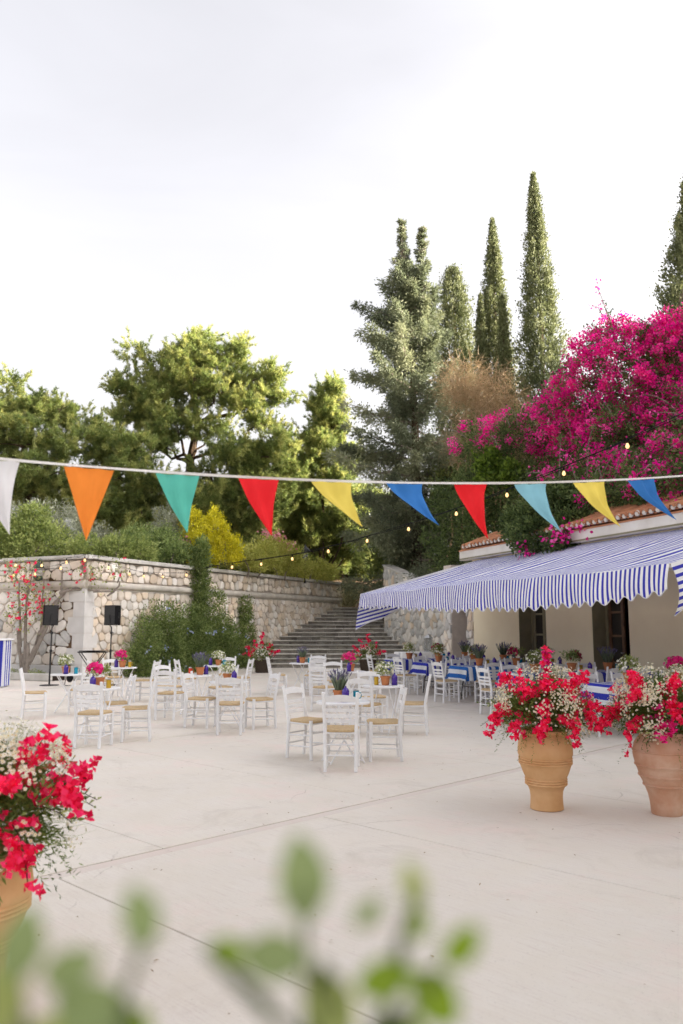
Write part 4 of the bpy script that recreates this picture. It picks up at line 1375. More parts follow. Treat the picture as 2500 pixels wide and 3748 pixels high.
wl_ = [(-5.3, 30.6, 3.72), (-6.0, 29.2, 3.52), (-6.7, 27.8, 3.44), (-7.15, 26.7, 3.5), (-7.7, 25.6, 3.72), (-8.1, 25.25, 3.84), (-9.0, 25.7, 3.66), (-10.0, 26.15, 3.70), (-11.0, 26.6, 3.72), (-12.6, 27.3, 3.7)]
lights('string of small bulbs draped along the stone wall under the coping', wl_, [(-5.65, 29.9, 3.6), (-6.25, 28.7, 3.47), (-6.7, 27.8, 3.43), (-7.0, 27.1, 3.46), (-7.42, 26.1, 3.6), (-7.95, 25.35, 3.78), (-8.55, 25.45, 3.72), (-9.5, 25.95, 3.66), (-10.5, 26.4, 3.70)], .004)
wl2 = [(-8.1, 25.25, 3.84), (-8.7, 25.4, 3.55), (-9.6, 25.7, 3.38), (-10.6, 26.1, 3.36), (-12, 26.6, 3.42)]
lights('lower string of bulbs crossing the left stone wall', wl2, [(-8.7, 25.4, 3.54), (-9.6, 25.7, 3.37), (-10.4, 26.0, 3.35)], .004)

# ---- lamp on a post behind the wall
lp = empty('lamp_post', (-1.69, 38.0, 3.6), 0, 'black lantern lamp on a post above the long stone wall', 'lamp')
MB().lathe([(.06, 0), (.04, .1), (.03, .95), (.05, 1.0), (.09, 1.05)], 12).build('post', M['black_metal'], lp, True)
mb = MB()
for k in range(6):
    a = k * math.pi / 3; mb.tube([(.10 * math.cos(a), .10 * math.sin(a), 1.06), (.17 * math.cos(a), .17 * math.sin(a), 1.50)], .012, 5)
mb.build('cage', M['black_metal'], lp)
for k in range(6):
    a, b_ = k * math.pi / 3, (k + 1) * math.pi / 3
    MB().add([(.10 * math.cos(a), .10 * math.sin(a), 1.06), (.10 * math.cos(b_), .10 * math.sin(b_), 1.06), (.17 * math.cos(b_), .17 * math.sin(b_), 1.50), (.17 * math.cos(a), .17 * math.sin(a), 1.50)], [(0, 1, 2, 3)]).build('pane', M['glass'], lp)
MB().lathe([(.24, 1.48), (.22, 1.53), (.12, 1.64), (.05, 1.69), (.03, 1.76), (0, 1.80)], 12).build('roof_cap', M['black_metal'], lp, True)
# ---- lantern hanging on the left wall
hl_ = empty('wall_lantern', (-9.63, 26.05, 3.05), 0, 'dark green lantern hanging on the left wall among the climber', 'lamp')
MB().lathe([(.05, .0), (.13, .05), (.15, .12), (.15, .16)], 12).build('bottom_cup', M['green_metal'], hl_, True)
MB().lathe([(.135, .16), (.15, .28), (.14, .42)], 12).build('glass_shade', M['glass'], hl_, True)
MB().lathe([(.16, .42), (.17, .45), (.10, .55), (.04, .58), (.03, .68), (0, .68)], 12).build('roof_cap', M['green_metal'], hl_, True)
MB().tube([(0, 0, .66), (0, .1, .72), (0, .38, .70)], .014, 6).build('bracket', M['green_metal'], hl_)

# ---- loudspeakers on stands
def speaker(x, y, rz, lb1, lb2, off):
    sd = empty('speaker_stand', (x, y, 0), 0, lb1, 'stand', 'speaker stands')
    MB().lathe([(0, 0), (.26, 0), (.26, .018), (.03, .026), (.03, .03)], 28).build('base_plate', M['black_metal'], sd, True)
    MB().tube([(0, 0, .02), (0, 0, .95)], .026, 10).build('lower_pole', M['black_metal'], sd, True)
    MB().tube([(0, 0, .9), (0, 0, 1.63)], .019, 10).build('upper_pole', M['black_metal'], sd, True)
    for z in (.95, 1.45):
        k = MB().lathe([(.034, -.035), (.036, -.03), (.036, .03), (.034, .035)], 12).build('collar', M['black_metal'], sd, True, (0, 0, z))
        MB().tube([(.03, 0, 0), (.075, 0, 0)], [.008, .014], 8).build('knob', M['black_metal'], k)
    sp = empty('loudspeaker', (x, y, 1.60), rz, lb2, 'loudspeaker', 'loudspeakers')
    mb = MB()
    w, d, h = .39, .33, .56
    pr = [(-w / 2, -d / 2), (w / 2, -d / 2), (w / 2, d * .1), (w * .30, d / 2), (-w * .30, d / 2), (-w / 2, d * .1)]
    mb.add([(a + off, b_, .06) for a, b_ in pr] + [(a + off, b_, .06 + h) for a, b_ in pr], [tuple(range(6))[::-1], tuple(range(6, 12))] + [(i, (i + 1) % 6, 6 + (i + 1) % 6, 6 + i) for i in range(6)])
    mb.build('cabinet', M['black_plastic'], sp)
    MB().box((off, -d / 2 - .006, .34), (w - .03, .012, h - .03), bev=.005).build('grille', M['black_metal'], sp)
    MB().box((off + w / 2 + .004, -.02, .34), (.012, .05, .16), bev=.004).build('side_handle', M['black_metal'], sp)
    MB().tube([(-off * .2, 0, .0), (-off * .7, .0, .05), (off * .8, -.12, .06), (off * 1.6, -.19, .12), (off * .9, -.19, .35)], .013, 6).build('yoke', M['black_metal'], sp)
speaker(-8.15, 23.3, R(28), 'black round-base speaker stand at the left, before the striped counter', 'black loudspeaker on the left-hand stand', -.06)
speaker(-6.50, 23.4, R(-24), 'black speaker stand beside the hedge', 'black loudspeaker on the stand beside the hedge', .06)
# ---- folding keyboard stand
kb = empty('folding_stand', (-6.75, 22.55, 0), R(4), 'black folding stand with flat oval top between the speakers', 'stand')
mb = MB()
mb.lathe([(0, .925), (.40, .925), (.415, .94), (.40, .955), (0, .955)], 36); mb.v = [(x, y * .5, z) for x, y, z in mb.v]
mb.build('tray', M['black_plastic'], kb, True)
for sx in (-1, 1):
    for sy in (-1, 1): MB().tube([(sx * .33, sy * .14, .92), (-sx * .33, sy * .14, .0)], .013, 6).build('leg', M['black_metal'], kb)
mb = MB().lathe([(0, .965), (.36, .965), (.37, .98), (0, .985)], 30); mb.v = [(x, y * .45, z) for x, y, z in mb.v]
mb.build('tray_lid', M['black_plastic'], kb, True)
fl = empty('floor_spotlight', (-7.55, 23.2, 0), R(20), 'small black spotlight on the floor beside the left speaker stand', 'spotlight')
MB().tube([(0, .0, .16), (0, -.16, .22)], [.075, .09], 14).build('housing', M['black_plastic'], fl, True)
MB().tube([(-.11, 0, .17), (-.13, .02, .02), (-.10, -.12, .012), (.10, -.12, .012), (.13, .02, .02), (.11, 0, .17)], .010, 6).build('bracket', M['black_metal'], fl)
# ---- striped counter
ct = empty('striped_counter', (-9.72, 22.7, 0), R(6), 'counter skirted in blue and white stripes at the left edge', 'counter')
P_ = []; U_ = []; acc = 0; prev = None
for i in range(61):
    a = i / 60 * 4
    k = int(min(a, 3.999)); f_ = a - k
    cs = [(-.6, -.3), (.6, -.3), (.6, .3), (-.6, .3), (-.6, -.3)]
    x = cs[k][0] + (cs[k + 1][0] - cs[k][0]) * f_; y = cs[k][1] + (cs[k + 1][1] - cs[k][1]) * f_
    if prev: acc += math.hypot(x - prev[0], y - prev[1])
    prev = (x, y)
    P_.append([(x * (1 + .012 * math.sin(i * 2.1) * (1 - z)), y * (1 + .02 * math.sin(i * 2.7) * (1 - z)), z) for z in (1.25, .85, .45, .03)]); U_.append([acc] * 4)
link('skirt', grid_mesh('skirt', P_, U_, M['cloth'], False), ct)
MB().box((0, 0, 1.275), (1.3, .68, .045), bev=.008).build('counter_top', M['white_wood'], ct)
for sx in (-1, 1):
    for sy in (-1, 1): MB().box((sx * .5, sy * .22, .62), (.05, .05, 1.24)).build('leg', M['white_wood'], ct)
# ---- planter kerb under the red climber
pk = empty('planter_kerb', (-9.75, 25.5, 0), la, 'low concrete kerb of the planting bed under the left wall', 'kerb')
MB().box((0, -.0, .11), (2.3, .16, .22), bev=.02).build('kerb_front', M['coping'], pk)
MB().box((0, -.35, .07), (2.2, .55, .14)).build('soil', M['soil'], pk)

# ---- grit and fallen petals on the paving
rng = np.random.default_rng(71); n = 420
gx = rng.uniform(-5, 5, n); gy = rng.uniform(3.2, 17, n)
a = rng.uniform(0, 6.28, n)
Pp = np.stack([gx, gy, np.full(n, .004)], 1); D = np.stack([np.cos(a), np.sin(a), rng.uniform(0, .35, n)], 1)
o = leaf_obj('fallen_bits', Pp, unit(D), rng.uniform(.008, .035, n), rng.uniform(.006, .018, n), LM['dry'], rng, rng.uniform(-.3, .5, n), Nn=np.tile(np.array([[0., 0., 1.]]), (n, 1)))
tag(o, 'scattered dry leaf bits and grit on the paving', 'debris', kind='stuff')
# ================================================================== BIG FLOWER POTS
def blossom_me(seed, mat_name='bract_red'):
    rng = np.random.default_rng(seed)
    V = []; T = []
    for c in range(3):
        cen = rng.normal(size=3) * .016 if c else np.zeros(3)
        ax = unit(rng.normal(size=(1, 3)) + [0, 0, 1.2])[0]
        ref = unit(np.cross(ax, rng.normal(size=3))[None])[0]; bt = np.cross(ax, ref)
        for k in range(3):
            a = k * 2.094 + rng.uniform(-.25, .25)
            d = unit((ref * math.cos(a) + bt * math.sin(a) + ax * rng.uniform(.4, .9))[None])
            nn_ = unit((ax - d[0] * .5)[None])
            L = rng.uniform(.030, .042)
            V.append(leaf_verts(cen[None], d, nn_, [L], [L * rng.uniform(.75, .95)], .5)); T.append(rng.uniform(.2, 1))
    return np_mesh('blossom', np.concatenate(V), 4, LM[mat_name], np.array(T))
BLOS = [blossom_me(100 + i) for i in range(7)]
BLOS_M = [blossom_me(140 + i, 'magenta') for i in range(4)]
def daisy_patch(rng, cen, nrm, rad, n, r=.0085):
    a = unit(np.cross(nrm, [0.3, .2, 1])[None])[0]; b_ = np.cross(nrm, a)
    u = rng.normal(size=(n, 3)) * .5
    Pp = cen + (u[:, :1] * a + u[:, 1:2] * b_) * rad + nrm * (u[:, 2:3] * rad * .35 - (u[:, :1] ** 2 + u[:, 1:2] ** 2) * rad * .3)
    Nn = unit(nrm + rng.normal(size=(n, 3)) * .35 + [0, -.15, .1])
    return Pp, Nn
def big_pot(label, loc, prof, potmat, seed, blab, magenta=.12, spike=True, sprays=None):
    rng = np.random.default_rng(seed); rr = random.Random(seed)
    root = empty('terracotta_jar', loc, 0, label, 'pot', 'large terracotta jars')
    MB().lathe(prof, 56).build('jar', potmat, root, True)
    ztop = max(p[1] for p in prof)
    fl_ = empty('flower_arrangement', (loc[0], loc[1], ztop), 0, blab, 'flowers', 'flower arrangements in the large jars')
    cz = .20
    Rr = np.array([.36, .36, .30])
    # greenery
    lobes = [(0, 0, cz, .34, .34, .27), (-.18, -.1, .12, .26, .24, .2), (.18, -.08, .14, .26, .24, .2), (0, .12, .22, .3, .26, .24), (0, -.16, .06, .22, .16, .14)]
    Pp, O, T = clumps(rng, lobes, 300, .07, 16, (.25, 1.0), -.7); n = len(Pp)
    leaf_obj('leaf_foliage', Pp, unit(O + rng.normal(size=(n, 3)) * .5 + [0, 0, .15]), rng.uniform(.03, .065, n), rng.uniform(.009, .018, n), LM['fern'], rng, T * .5 + rng.uniform(0, .5, n), fl_, kind='stuff')
    # fine ferny sprays
    k = 150
    d = unit(rng.normal(size=(k, 3)) + [0, 0, .1]); d = d[d[:, 2] > -.75]; k = len(d)
    V = []; T = []
    for i in range(k):
        st_ = np.array([0, 0, cz]) + d[i] * Rr * .55
        ln = rng.uniform(.16, .34)
        m = 26; t_ = np.linspace(.15, 1, m)
        droop = np.array([0, 0, -1]) * (t_[:, None] ** 2) * ln * rng.uniform(.2, .7)
        pts = st_ + d[i] * ln * t_[:, None] + droop
        dr = unit(d[i] + rng.normal(size=(m, 3)) * .8)
        V.append(leaf_verts(pts, dr, unit(rng.normal(size=(m, 3))), rng.uniform(.02, .04, m), np.full(m, .007))); T.append(np.full(m, rng.uniform(0, 1)) * .6 + rng.uniform(0, .4, m))
    V = np.concatenate(V); o = link('fern_sprays', np_mesh('fern_sprays', V, 4, LM['fern'], np.concatenate(T)), fl_); o['kind'] = 'stuff'
    # trailing eucalyptus-like twigs
    for j in range(9):
        a = rr.uniform(0, 6.28); dd = np.array([math.cos(a), math.sin(a), rr.uniform(-.15, .35)])
        st_ = np.array([0, 0, cz - .05]) + dd * .28
        m = 13; t_ = np.linspace(0, 1, m)
        ln = rr.uniform(.22, .34)
        pts = st_ + dd * ln * t_[:, None] + np.array([0, 0, -.12]) * t_[:, None] ** 2
        sd = unit(np.cross(dd, [0, 0, 1.])[None])[0]
        D = unit(dd * .6 + np.where(np.arange(m)[:, None] % 2 == 0, 1, -1) * sd + rng.normal(size=(m, 3)) * .25)
        tw = leaf_obj('leafy_twig', pts, D, rng.uniform(.035, .055, m), rng.uniform(.013, .02, m), LM['sage' if j % 2 else 'hedge'], rng, rng.uniform(0, 1, m), fl_)
        MB().tube([tuple(p) for p in pts[::3]], .0022, 4).build('stem', M['soil'], tw)
    # daisies in patches
    for j in range(30):
        a = -math.pi / 2 + rr.uniform(-2.6, 2.6); el = rr.uniform(-.45, 1.25)
        d = np.array([math.cos(a) * math.cos(el), math.sin(a) * math.cos(el), math.sin(el)])
        cen = np.array([0, 0, cz]) + d * np.array([.46, .46, .39])
        Pp, Nn = daisy_patch(rng, cen, d, rr.uniform(.09, .14), rr.randint(38, 62))
        pa = link('daisy_cluster', disc_flowers(rng, Pp, Nn, .0105, LM['daisy'], 'daisy_cluster', rng.uniform(.2, 1, len(Pp))), fl_); pa['kind'] = 'stuff'
        m = len(Pp)
        ref = unit(np.cross(Nn, rng.normal(size=(m, 3)))); bt = np.cross(Nn, ref); q = .0036
        C = Pp + Nn * .004
        V = np.stack([C + ref * q, C + bt * q, C - ref * q, C - bt * q], 1)
        ce = link('daisy_centres', np_mesh('daisy_centres', V, 4, M['petal_yellow']), pa); ce['kind'] = 'stuff'
        base = np.array([0, 0, cz - .05])
        V = needle_verts(rng, np.repeat((base + d * .15)[None], m, 0) + rng.normal(size=(m, 3)) * .05, unit(Pp - (base + d * .15)), np.linalg.norm(Pp - (base + d * .15), axis=1), np.full(m, .004))
        se = link('daisy_stems', np_mesh('daisy_stems', V, 3, LM['fern'], rng.uniform(.4, 1, m)), pa); se['kind'] = 'stuff'
    # bougainvillea sprays of single blossoms
    sp = sprays or [(-165, .1, .34, 13), (-130, .35, .32, 13), (-150, .55, .30, 11), (-95, .15, .28, 15), (-70, -.25, .30, 14), (-45, -.15, .34, 15), (-25, .15, .34, 13), (-60, .45, .28, 12), (-110, -.3, .26, 11), (-140, -.25, .30, 12), (-90, .7, .30, 13), (10, .3, .3, 9), (-175, -.1, .36, 11), (60, .5, .3, 8), (130, .4, .3, 8), (-35, .6, .3, 10)]
    cnt = 0
    for (az, el, ln, nb) in sp:
        a = R(az + rr.uniform(-8, 8)); e = el + rr.uniform(-.1, .1)
        d = np.array([math.cos(a) * math.cos(e), math.sin(a) * math.cos(e), math.sin(e)])
        st_ = np.array([0, 0, cz]) + d * np.array([.30, .30, .26])
        mg = rr.random() < magenta
        dro = rr.uniform(.15, .75) if e < .3 else rr.uniform(-.3, .2)
        stem = []
        for b_ in range(nb):
            t_ = b_ / (nb - 1)
            p = st_ + d * ln * t_ * (1 - .35 * t_) + np.array([0, 0, -dro]) * ln * t_ ** 1.8
            stem.append(tuple(p))
            for rep in range(2 if t_ < .75 else 1):
                pp = p + rng.normal(size=3) * .034 * (1.15 - .4 * t_) + d * .02
                out = Vector(unit((d + rng.normal(size=3) * .5)[None])[0])
                o = link('blossom', rr.choice(BLOS_M if mg else BLOS), fl_, tuple(pp), out.to_track_quat('Z', 'Y').to_euler(), (rr.uniform(.75, 1.15),) * 3)
                cnt += 1
        MB().tube(stem[::2], .0025, 4).build('stem', M['soil'], fl_)
    if spike:
        for b_ in range(16):
            t_ = b_ / 15
            p = (-.02 + .05 * t_ + rr.uniform(-.045, .045) * (1.2 - t_), -.05 + rr.uniform(-.04, .04), cz + .2 + .33 * t_)
            link('blossom', rr.choice(BLOS_M if b_ % 3 else BLOS), fl_, p, (rr.uniform(-1, 1), rr.uniform(-1, 1), rr.uniform(0, 6)), (1.15,) * 3)
        MB().tube([(0, -.03, cz), (0, -.05, cz + .3), (.03, -.05, cz + .62)], .003, 4).build('stem', M['soil'], fl_)
def ridge(z, r, n=1):
    out = []
    for k in range(n):
        z0 = z + k * .026
        out += [(r - .002, z0 - .013), (r + .004, z0 - .009), (r + .008, z0 - .002), (r + .007, z0 + .005), (r, z0 + .011)]
    return out
prof1 = [(0, 0), (.140, 0), (.150, .008), (.146, .06), (.144, .14), (.150, .20), (.165, .245)] + ridge(.275, .184, 3) + [(.208, .40), (.224, .46)] + ridge(.50, .236, 3) + [(.248, .60), (.247, .66), (.240, .72), (.222, .78), (.20, .815), (.205, .83), (.225, .842), (.222, .86), (.19, .86), (.17, .80), (0, .80)]
prof2 = [(0, 0), (.125, 0), (.132, .01), (.136, .10), (.150, .20), (.172, .28)] + ridge(.31, .186) + [(.205, .37)] + ridge(.41, .222) + [(.236, .48)] + ridge(.52, .25) + [(.262, .59), (.268, .64)] + ridge(.67, .264) + [(.25, .75), (.22, .80), (.20, .83), (.222, .85), (.22, .87), (.19, .87), (.17, .80), (0, .80)]
prof1 = [(r_, z_ * .82) for r_, z_ in prof1]; prof2 = [(r_, z_ * .82) for r_, z_ in prof2]
big_pot('smooth ochre terracotta jar with ridged bands, left of the right-hand pair', (1.87, 7.76, 0), prof1, M['terracotta_pale'], 301, 'red bougainvillea and daisies in the ochre jar, topped by a magenta spike', .15)
big_pot('reddish ribbed terracotta jar at the right edge', (2.88, 7.55, 0), prof2, M['terracotta_red'], 302, 'red bougainvillea and daisies in the reddish ribbed jar', .1, False)
big_pot('ochre terracotta jar cut off by the left edge of the picture', (-1.69, 4.0, 0), [(r_, z_ * .87) for r_, z_ in prof1], M['terracotta_pale'], 303, 'red bougainvillea and daisies spilling from the jar at left', .1, False)

# flower baskets by the stairs
def basket(loc, label, seed, blab):
    rng = np.random.default_rng(seed); rr = random.Random(seed)
    b_ = empty('wicker_basket', loc, 0, label, 'basket', 'wicker flower baskets')
    MB().lathe([(0, 0), (.24, 0), (.27, .2), (.29, .42), (.30, .44), (.27, .44), (0, .40)], 26).build('body', M['wicker'], b_, True)
    for z in np.arange(.04, .44, .045):
        rd_ = .243 + .06 * z / .44 * 1.6 * .5
        MB().tube([((rd_ + .012 + .006 * (i % 2)) * math.cos(2 * math.pi * i / 28), (rd_ + .012 + .006 * (i % 2)) * math.sin(2 * math.pi * i / 28), z) for i in range(29)], .014, 5, False).build('weave_strand', M['wicker'], b_)
    MB().tube([(.28, 0, .42), (.36, 0, .48), (.36, .0, .40), (.29, 0, .34)], .014, 6).build('handle', M['wicker'], b_)
    f_ = empty('basket_flowers', (loc[0], loc[1], .42), 0, blab, 'flowers', 'flowers in the wicker baskets')
    Pp, O, T = clumps(rng, [(0, 0, .2, .45, .4, .3), (.1, -.1, .3, .3, .3, .3)], 130, .09, 12, (.2, 1), -.5); n = len(Pp)
    leaf_obj('leaf_foliage', Pp, unit(O + rng.normal(size=(n, 3)) * .5), rng.uniform(.05, .10, n), rng.uniform(.02, .04, n), LM['hedge'], rng, T * .5 + rng.uniform(0, .5, n), f_, kind='stuff')
    m = 160
    d = unit(rng.normal(size=(m * 2, 3)) + [0, -.6, .5]); d = d[d[:, 2] > -.2][:m]
    Pp = np.array([0, -.02, .2]) + d * [.46, .42, .34]
    o = link('white_flowers', disc_flowers(rng, Pp, d, .022, LM['daisy'], 'white_flowers', rng.uniform(.2, 1, len(Pp))), f_); o['kind'] = 'stuff'
    for (dx, dz, n1) in [(-.55, .3, 9), (.6, .12, 10), (-.3, .5, 8), (.0, .75, 10), (.3, .4, 6), (-.65, .0, 7)]:
        for k in range(n1):
            t_ = k / (n1 - 1)
            link('blossom', rr.choice(BLOS), f_, (dx * (.5 + .5 * t_) + rr.uniform(-.06, .06), -.2 + rr.uniform(-.1, .1), .2 + dz * (.4 + .6 * t_) + rr.uniform(-.06, .06)), (rr.uniform(-1, 1), rr.uniform(-1, 1), rr.uniform(0, 6)), (1.7,) * 3)
basket((-2.8, 29.6, 0), 'brown wicker basket at the foot of the stairs beside the hedge', 61, 'red bougainvillea and white flowers in the basket beside the hedge')
basket((.95, 29.9, 0), 'brown wicker basket at the foot of the stairs beside the striped tables', 62, 'red bougainvillea in the basket beside the striped tables')

# ================================================================== TREES
def trunk_tube(root, pts, radii, name='trunk', mat='bark', n=9):
    return MB().tube(pts, radii, n, True).build(name, M[mat], root, True)
def needles_crown(root, lobes, seed, mat, dens=13, rs=.40, tufts=15, per=9, nl=.27, nw=.042, low=-.75, name='crown', shoots=True):
    rng = np.random.default_rng(seed)
    P0, O, T = clumps(rng, lobes, dens, rs, tufts, (.45, 1.08), low)
    if shoots:   # feathery shoots standing out of the crown
        a_, o_, t_ = clumps(rng, lobes, dens * .30, .10, 1, (1.0, 1.12), -.2)
        o_ = unit(o_ + np.array([0, 0, .5])); k_ = 9
        f_ = np.linspace(0, .62, k_)[None, :, None] * rng.uniform(.6, 1.3, (len(a_), 1, 1))
        b_ = (a_[:, None, :] + o_[:, None, :] * f_ + rng.normal(size=(len(a_), k_, 3)) * .035).reshape(-1, 3)
        P0 = np.concatenate([P0, b_]); O = np.concatenate([O, np.repeat(o_, k_, 0)]); T = np.concatenate([T, np.repeat(np.clip(t_ + .25, 0, 1), k_)])
    n = len(P0)
    P1 = np.repeat(P0, per, 0); D = unit(np.repeat(O, per, 0) * .8 + rng.normal(size=(n * per, 3)) * .75 + [0, 0, .55])
    V = needle_verts(rng, P1, D, rng.uniform(.6, 1.15, n * per) * nl, np.full(n * per, nw))
    tint = np.repeat(T * .55 + rng.uniform(0, .3, n), per) + rng.uniform(0, .15, n * per)
    o = link(name, np_mesh(name, V, 3, mat, tint), root)
    return o
def pine(label, x, y, z0, trunk_pts, lobes, seed, mat='pine', r=.3, dens=16, group='pine trees above the wall', nd=None):
    root = empty('pine_tree', (0, 0, 0), 0, label, 'tree', group)
    rng = np.random.default_rng(seed)
    tr = trunk_tube(root, trunk_pts, list(np.linspace(r, r * .3, len(trunk_pts))))
    tp_ = [Vector(p) for p in trunk_pts]
    for lb in lobes:
        c = Vector(lb[:3])
        k = min(range(len(tp_)), key=lambda i: (tp_[i] - c).length + (3 if tp_[i].z > c.z else 0))
        a = tp_[k]
        MB().tube(curve_pts(a, c + Vector((0, 0, lb[5] * .2)), .25, 6, rng, .14), list(np.linspace(r * .32, .035, 7)), 6).build('limb', M['bark'], tr)
        for q in range(5):
            d = Vector(unit(rng.normal(size=(1, 3)))[0])
            e = c + Vector((d.x * lb[3], d.y * lb[4], abs(d.z) * lb[5])) * .8
            MB().tube(curve_pts(c, e, -.1, 4, rng, .08), [.05, .04, .03, .022, .014], 5).build('branch', M['bark'], tr)
    if nd is None:
        sub = []
        for lb in lobes:
            c_ = np.array(lb[:3]); r_ = np.array(lb[3:6])
            sub.append(tuple(c_) + tuple(r_ * .62))
            for q in range(6):
                d_ = unit(rng.normal(size=(1, 3)) + [0, 0, .25])[0]
                k_ = rng.uniform(.34, .58)
                sub.append(tuple(c_ + d_ * r_ * rng.uniform(.6, 1.12)) + (r_[0] * k_, r_[1] * k_, r_[2] * k_ * rng.uniform(.8, 1.5)))
        lobes, dens = sub, dens * .72
    needles_crown(root, lobes, seed, LM[mat], dens, **(nd or dict(rs=.27, tufts=11)))
    return root
def rand_lobes(seed, cx, cy, z0, z1, rx, n, shape, rl=(1., 1.7), flat=.62):
    rr = random.Random(seed); out = []
    for i in range(n):
        t_ = (i + rr.uniform(.1, .9)) / n
        z = z0 + (z1 - z0) * t_
        rad = rx * shape(t_)
        a = i * 2.399 + rr.uniform(-.4, .4)
        k = rr.uniform(.45, 1.0)
        r = rr.uniform(*rl) * (.7 + .3 * shape(t_))
        out.append((cx + math.cos(a) * rad * k, cy + math.sin(a) * rad * k * .8, z, r, r * .95, r * flat))
    return out
umb = lambda t: math.sqrt(max(0, 1 - (t * 1.02 - .25) ** 2 / .6)) if t < 1 else .2
dome = lambda t: math.sqrt(max(.04, 1 - (t - .35) ** 2 / .46))
cone = lambda t: max(.12, 1 - t * .92)
pine('tall broad-crowned pine with bare dark trunk left of centre', -8.8, 48, 3.6, [(-8.9, 48, 3.6), (-9.1, 48, 8), (-9.0, 48, 11.5), (-8.6, 48, 13.8), (-9.1, 48, 16), (-9.6, 48, 18)],
     [(-11.6, 48, 15.2, 1.8, 1.7, 1.5), (-12.6, 47.6, 13.8, 1.2, 1.2, .9), (-10.8, 48, 17.3, 1.9, 1.7, 1.2), (-8.9, 48.2, 18.3, 1.5, 1.5, .9), (-9.6, 47.2, 16.2, 1.9, 1.6, 1.3), (-7.4, 48, 17.2, 1.8, 1.6, 1.2), (-6.3, 47.8, 18.0, .8, .8, .7), (-6.0, 48.2, 16.0, 1.7, 1.5, 1.0), (-4.6, 48, 16.4, .9, .9, .6), (-4.2, 48, 15.2, 1.1, 1.1, .5), (-5.6, 47.5, 14.6, 1.5, 1.4, .7), (-7.5, 47.2, 15.2, 1.4, 1.4, .8), (-10.4, 47.3, 14.2, 1.5, 1.5, 1.0), (-11.9, 47.5, 12.4, 1.4, 1.3, .8), (-10.6, 46.8, 12.2, 1.3, 1.2, .8), (-4.8, 48, 13.6, 1.0, 1.0, .4), (-9.8, 46.4, 13.4, 1.1, 1.0, .7), (-7.6, 46.4, 12.9, 1.0, 1.0, .6), (-12.9, 46.4, 11.2, 1.2, 1.1, .8), (-8.6, 46.3, 15.6, 1.2, 1.1, .8), (-13.2, 47.5, 15.6, .8, .8, .7)], 401, r=.34)
pine('low pine spreading below the tall pine, right of its trunk', -6, 47, 3.6, [(-6.4, 46.5, 3.6), (-6.3, 46.5, 7), (-6.2, 46.5, 10)],
     [(-6.6, 46.2, 11.4, 1.6, 1.4, .9), (-5.0, 46.4, 11.0, 1.6, 1.4, .9), (-3.9, 46.8, 12.0, 1.2, 1.1, .9), (-7.4, 46, 9.8, 1.6, 1.4, 1.0), (-5.6, 46, 9.2, 1.8, 1.5, 1.1), (-4.0, 46.3, 9.5, 1.5, 1.3, 1.0), (-6.6, 45.6, 7.8, 1.6, 1.4, 1.0), (-4.6, 45.8, 7.5, 1.7, 1.4, 1.0), (-3.2, 46.5, 10.8, 1.1, 1.0, .8)], 402, r=.2)
pine('pine with drooping lower branches left of the tall pine', -12.4, 45, 3.6, [(-12.6, 45, 3.6), (-12.4, 45, 8), (-12.6, 45, 11)],
     [(-14.0, 45, 12.3, 1.0, 1.0, .7), (-13.0, 45, 11.4, 1.5, 1.4, .9), (-11.4, 44.6, 11.0, 1.5, 1.3, .8), (-13.8, 44.6, 9.8, 1.5, 1.4, 1.0), (-11.8, 44.4, 9.4, 1.8, 1.5, 1.1), (-10.2, 44.6, 9.0, 1.5, 1.3, 1.0), (-12.8, 44.2, 7.6, 1.8, 1.5, 1.1), (-10.6, 44.2, 7.2, 1.8, 1.5, 1.1), (-8.8, 44.4, 8.0, 1.5, 1.3, 1.0), (-14.2, 44.8, 7.6, 1.4, 1.3, 1.1)], 403, r=.22)
pine('rounded yellow-green pine at the left edge', -17, 44, 3.6, [(-17.2, 44, 3.6), (-17, 44, 9), (-17, 44, 13)],
     [(-17.2, 44, 13.6, 1.9, 1.7, 1.1), (-15.6, 44, 13.0, 1.4, 1.3, 1.0), (-18.8, 44, 12.6, 1.6, 1.5, 1.2), (-15.2, 43.6, 11.3, 1.6, 1.4, 1.0), (-17.2, 43.4, 11.2, 2.0, 1.6, 1.2), (-19.2, 43.6, 10.6, 1.7, 1.5, 1.2), (-15.8, 43.2, 9.4, 1.7, 1.5, 1.0), (-18.0, 43, 8.8, 1.9, 1.6, 1.1), (-15.0, 43.5, 8.0, 1.3, 1.2, .8)], 404, r=.26)
pine('pointed yellow-green pine left of the big grey-green conifer', -1.2, 50, 3.8, [(-1.2, 50, 3.8), (-1.2, 50, 10), (-1.15, 50, 16)],
     rand_lobes(71, -1.0, 50, 6.0, 16.3, 3.1, 24, lambda t: max(.10, (1 - t) ** .8), (.9, 1.35), .8), 405, r=.22, dens=24)
pine('pine filling the gap between the pointed pine and the tall pine', -3.2, 52, 3.8, [(-3.4, 52, 3.8), (-3.4, 52, 8), (-3.4, 52, 11.6)],
     rand_lobes(72, -3.4, 52, 5.5, 12.6, 2.6, 14, dome, (1.0, 1.5), .75), 406, r=.2)
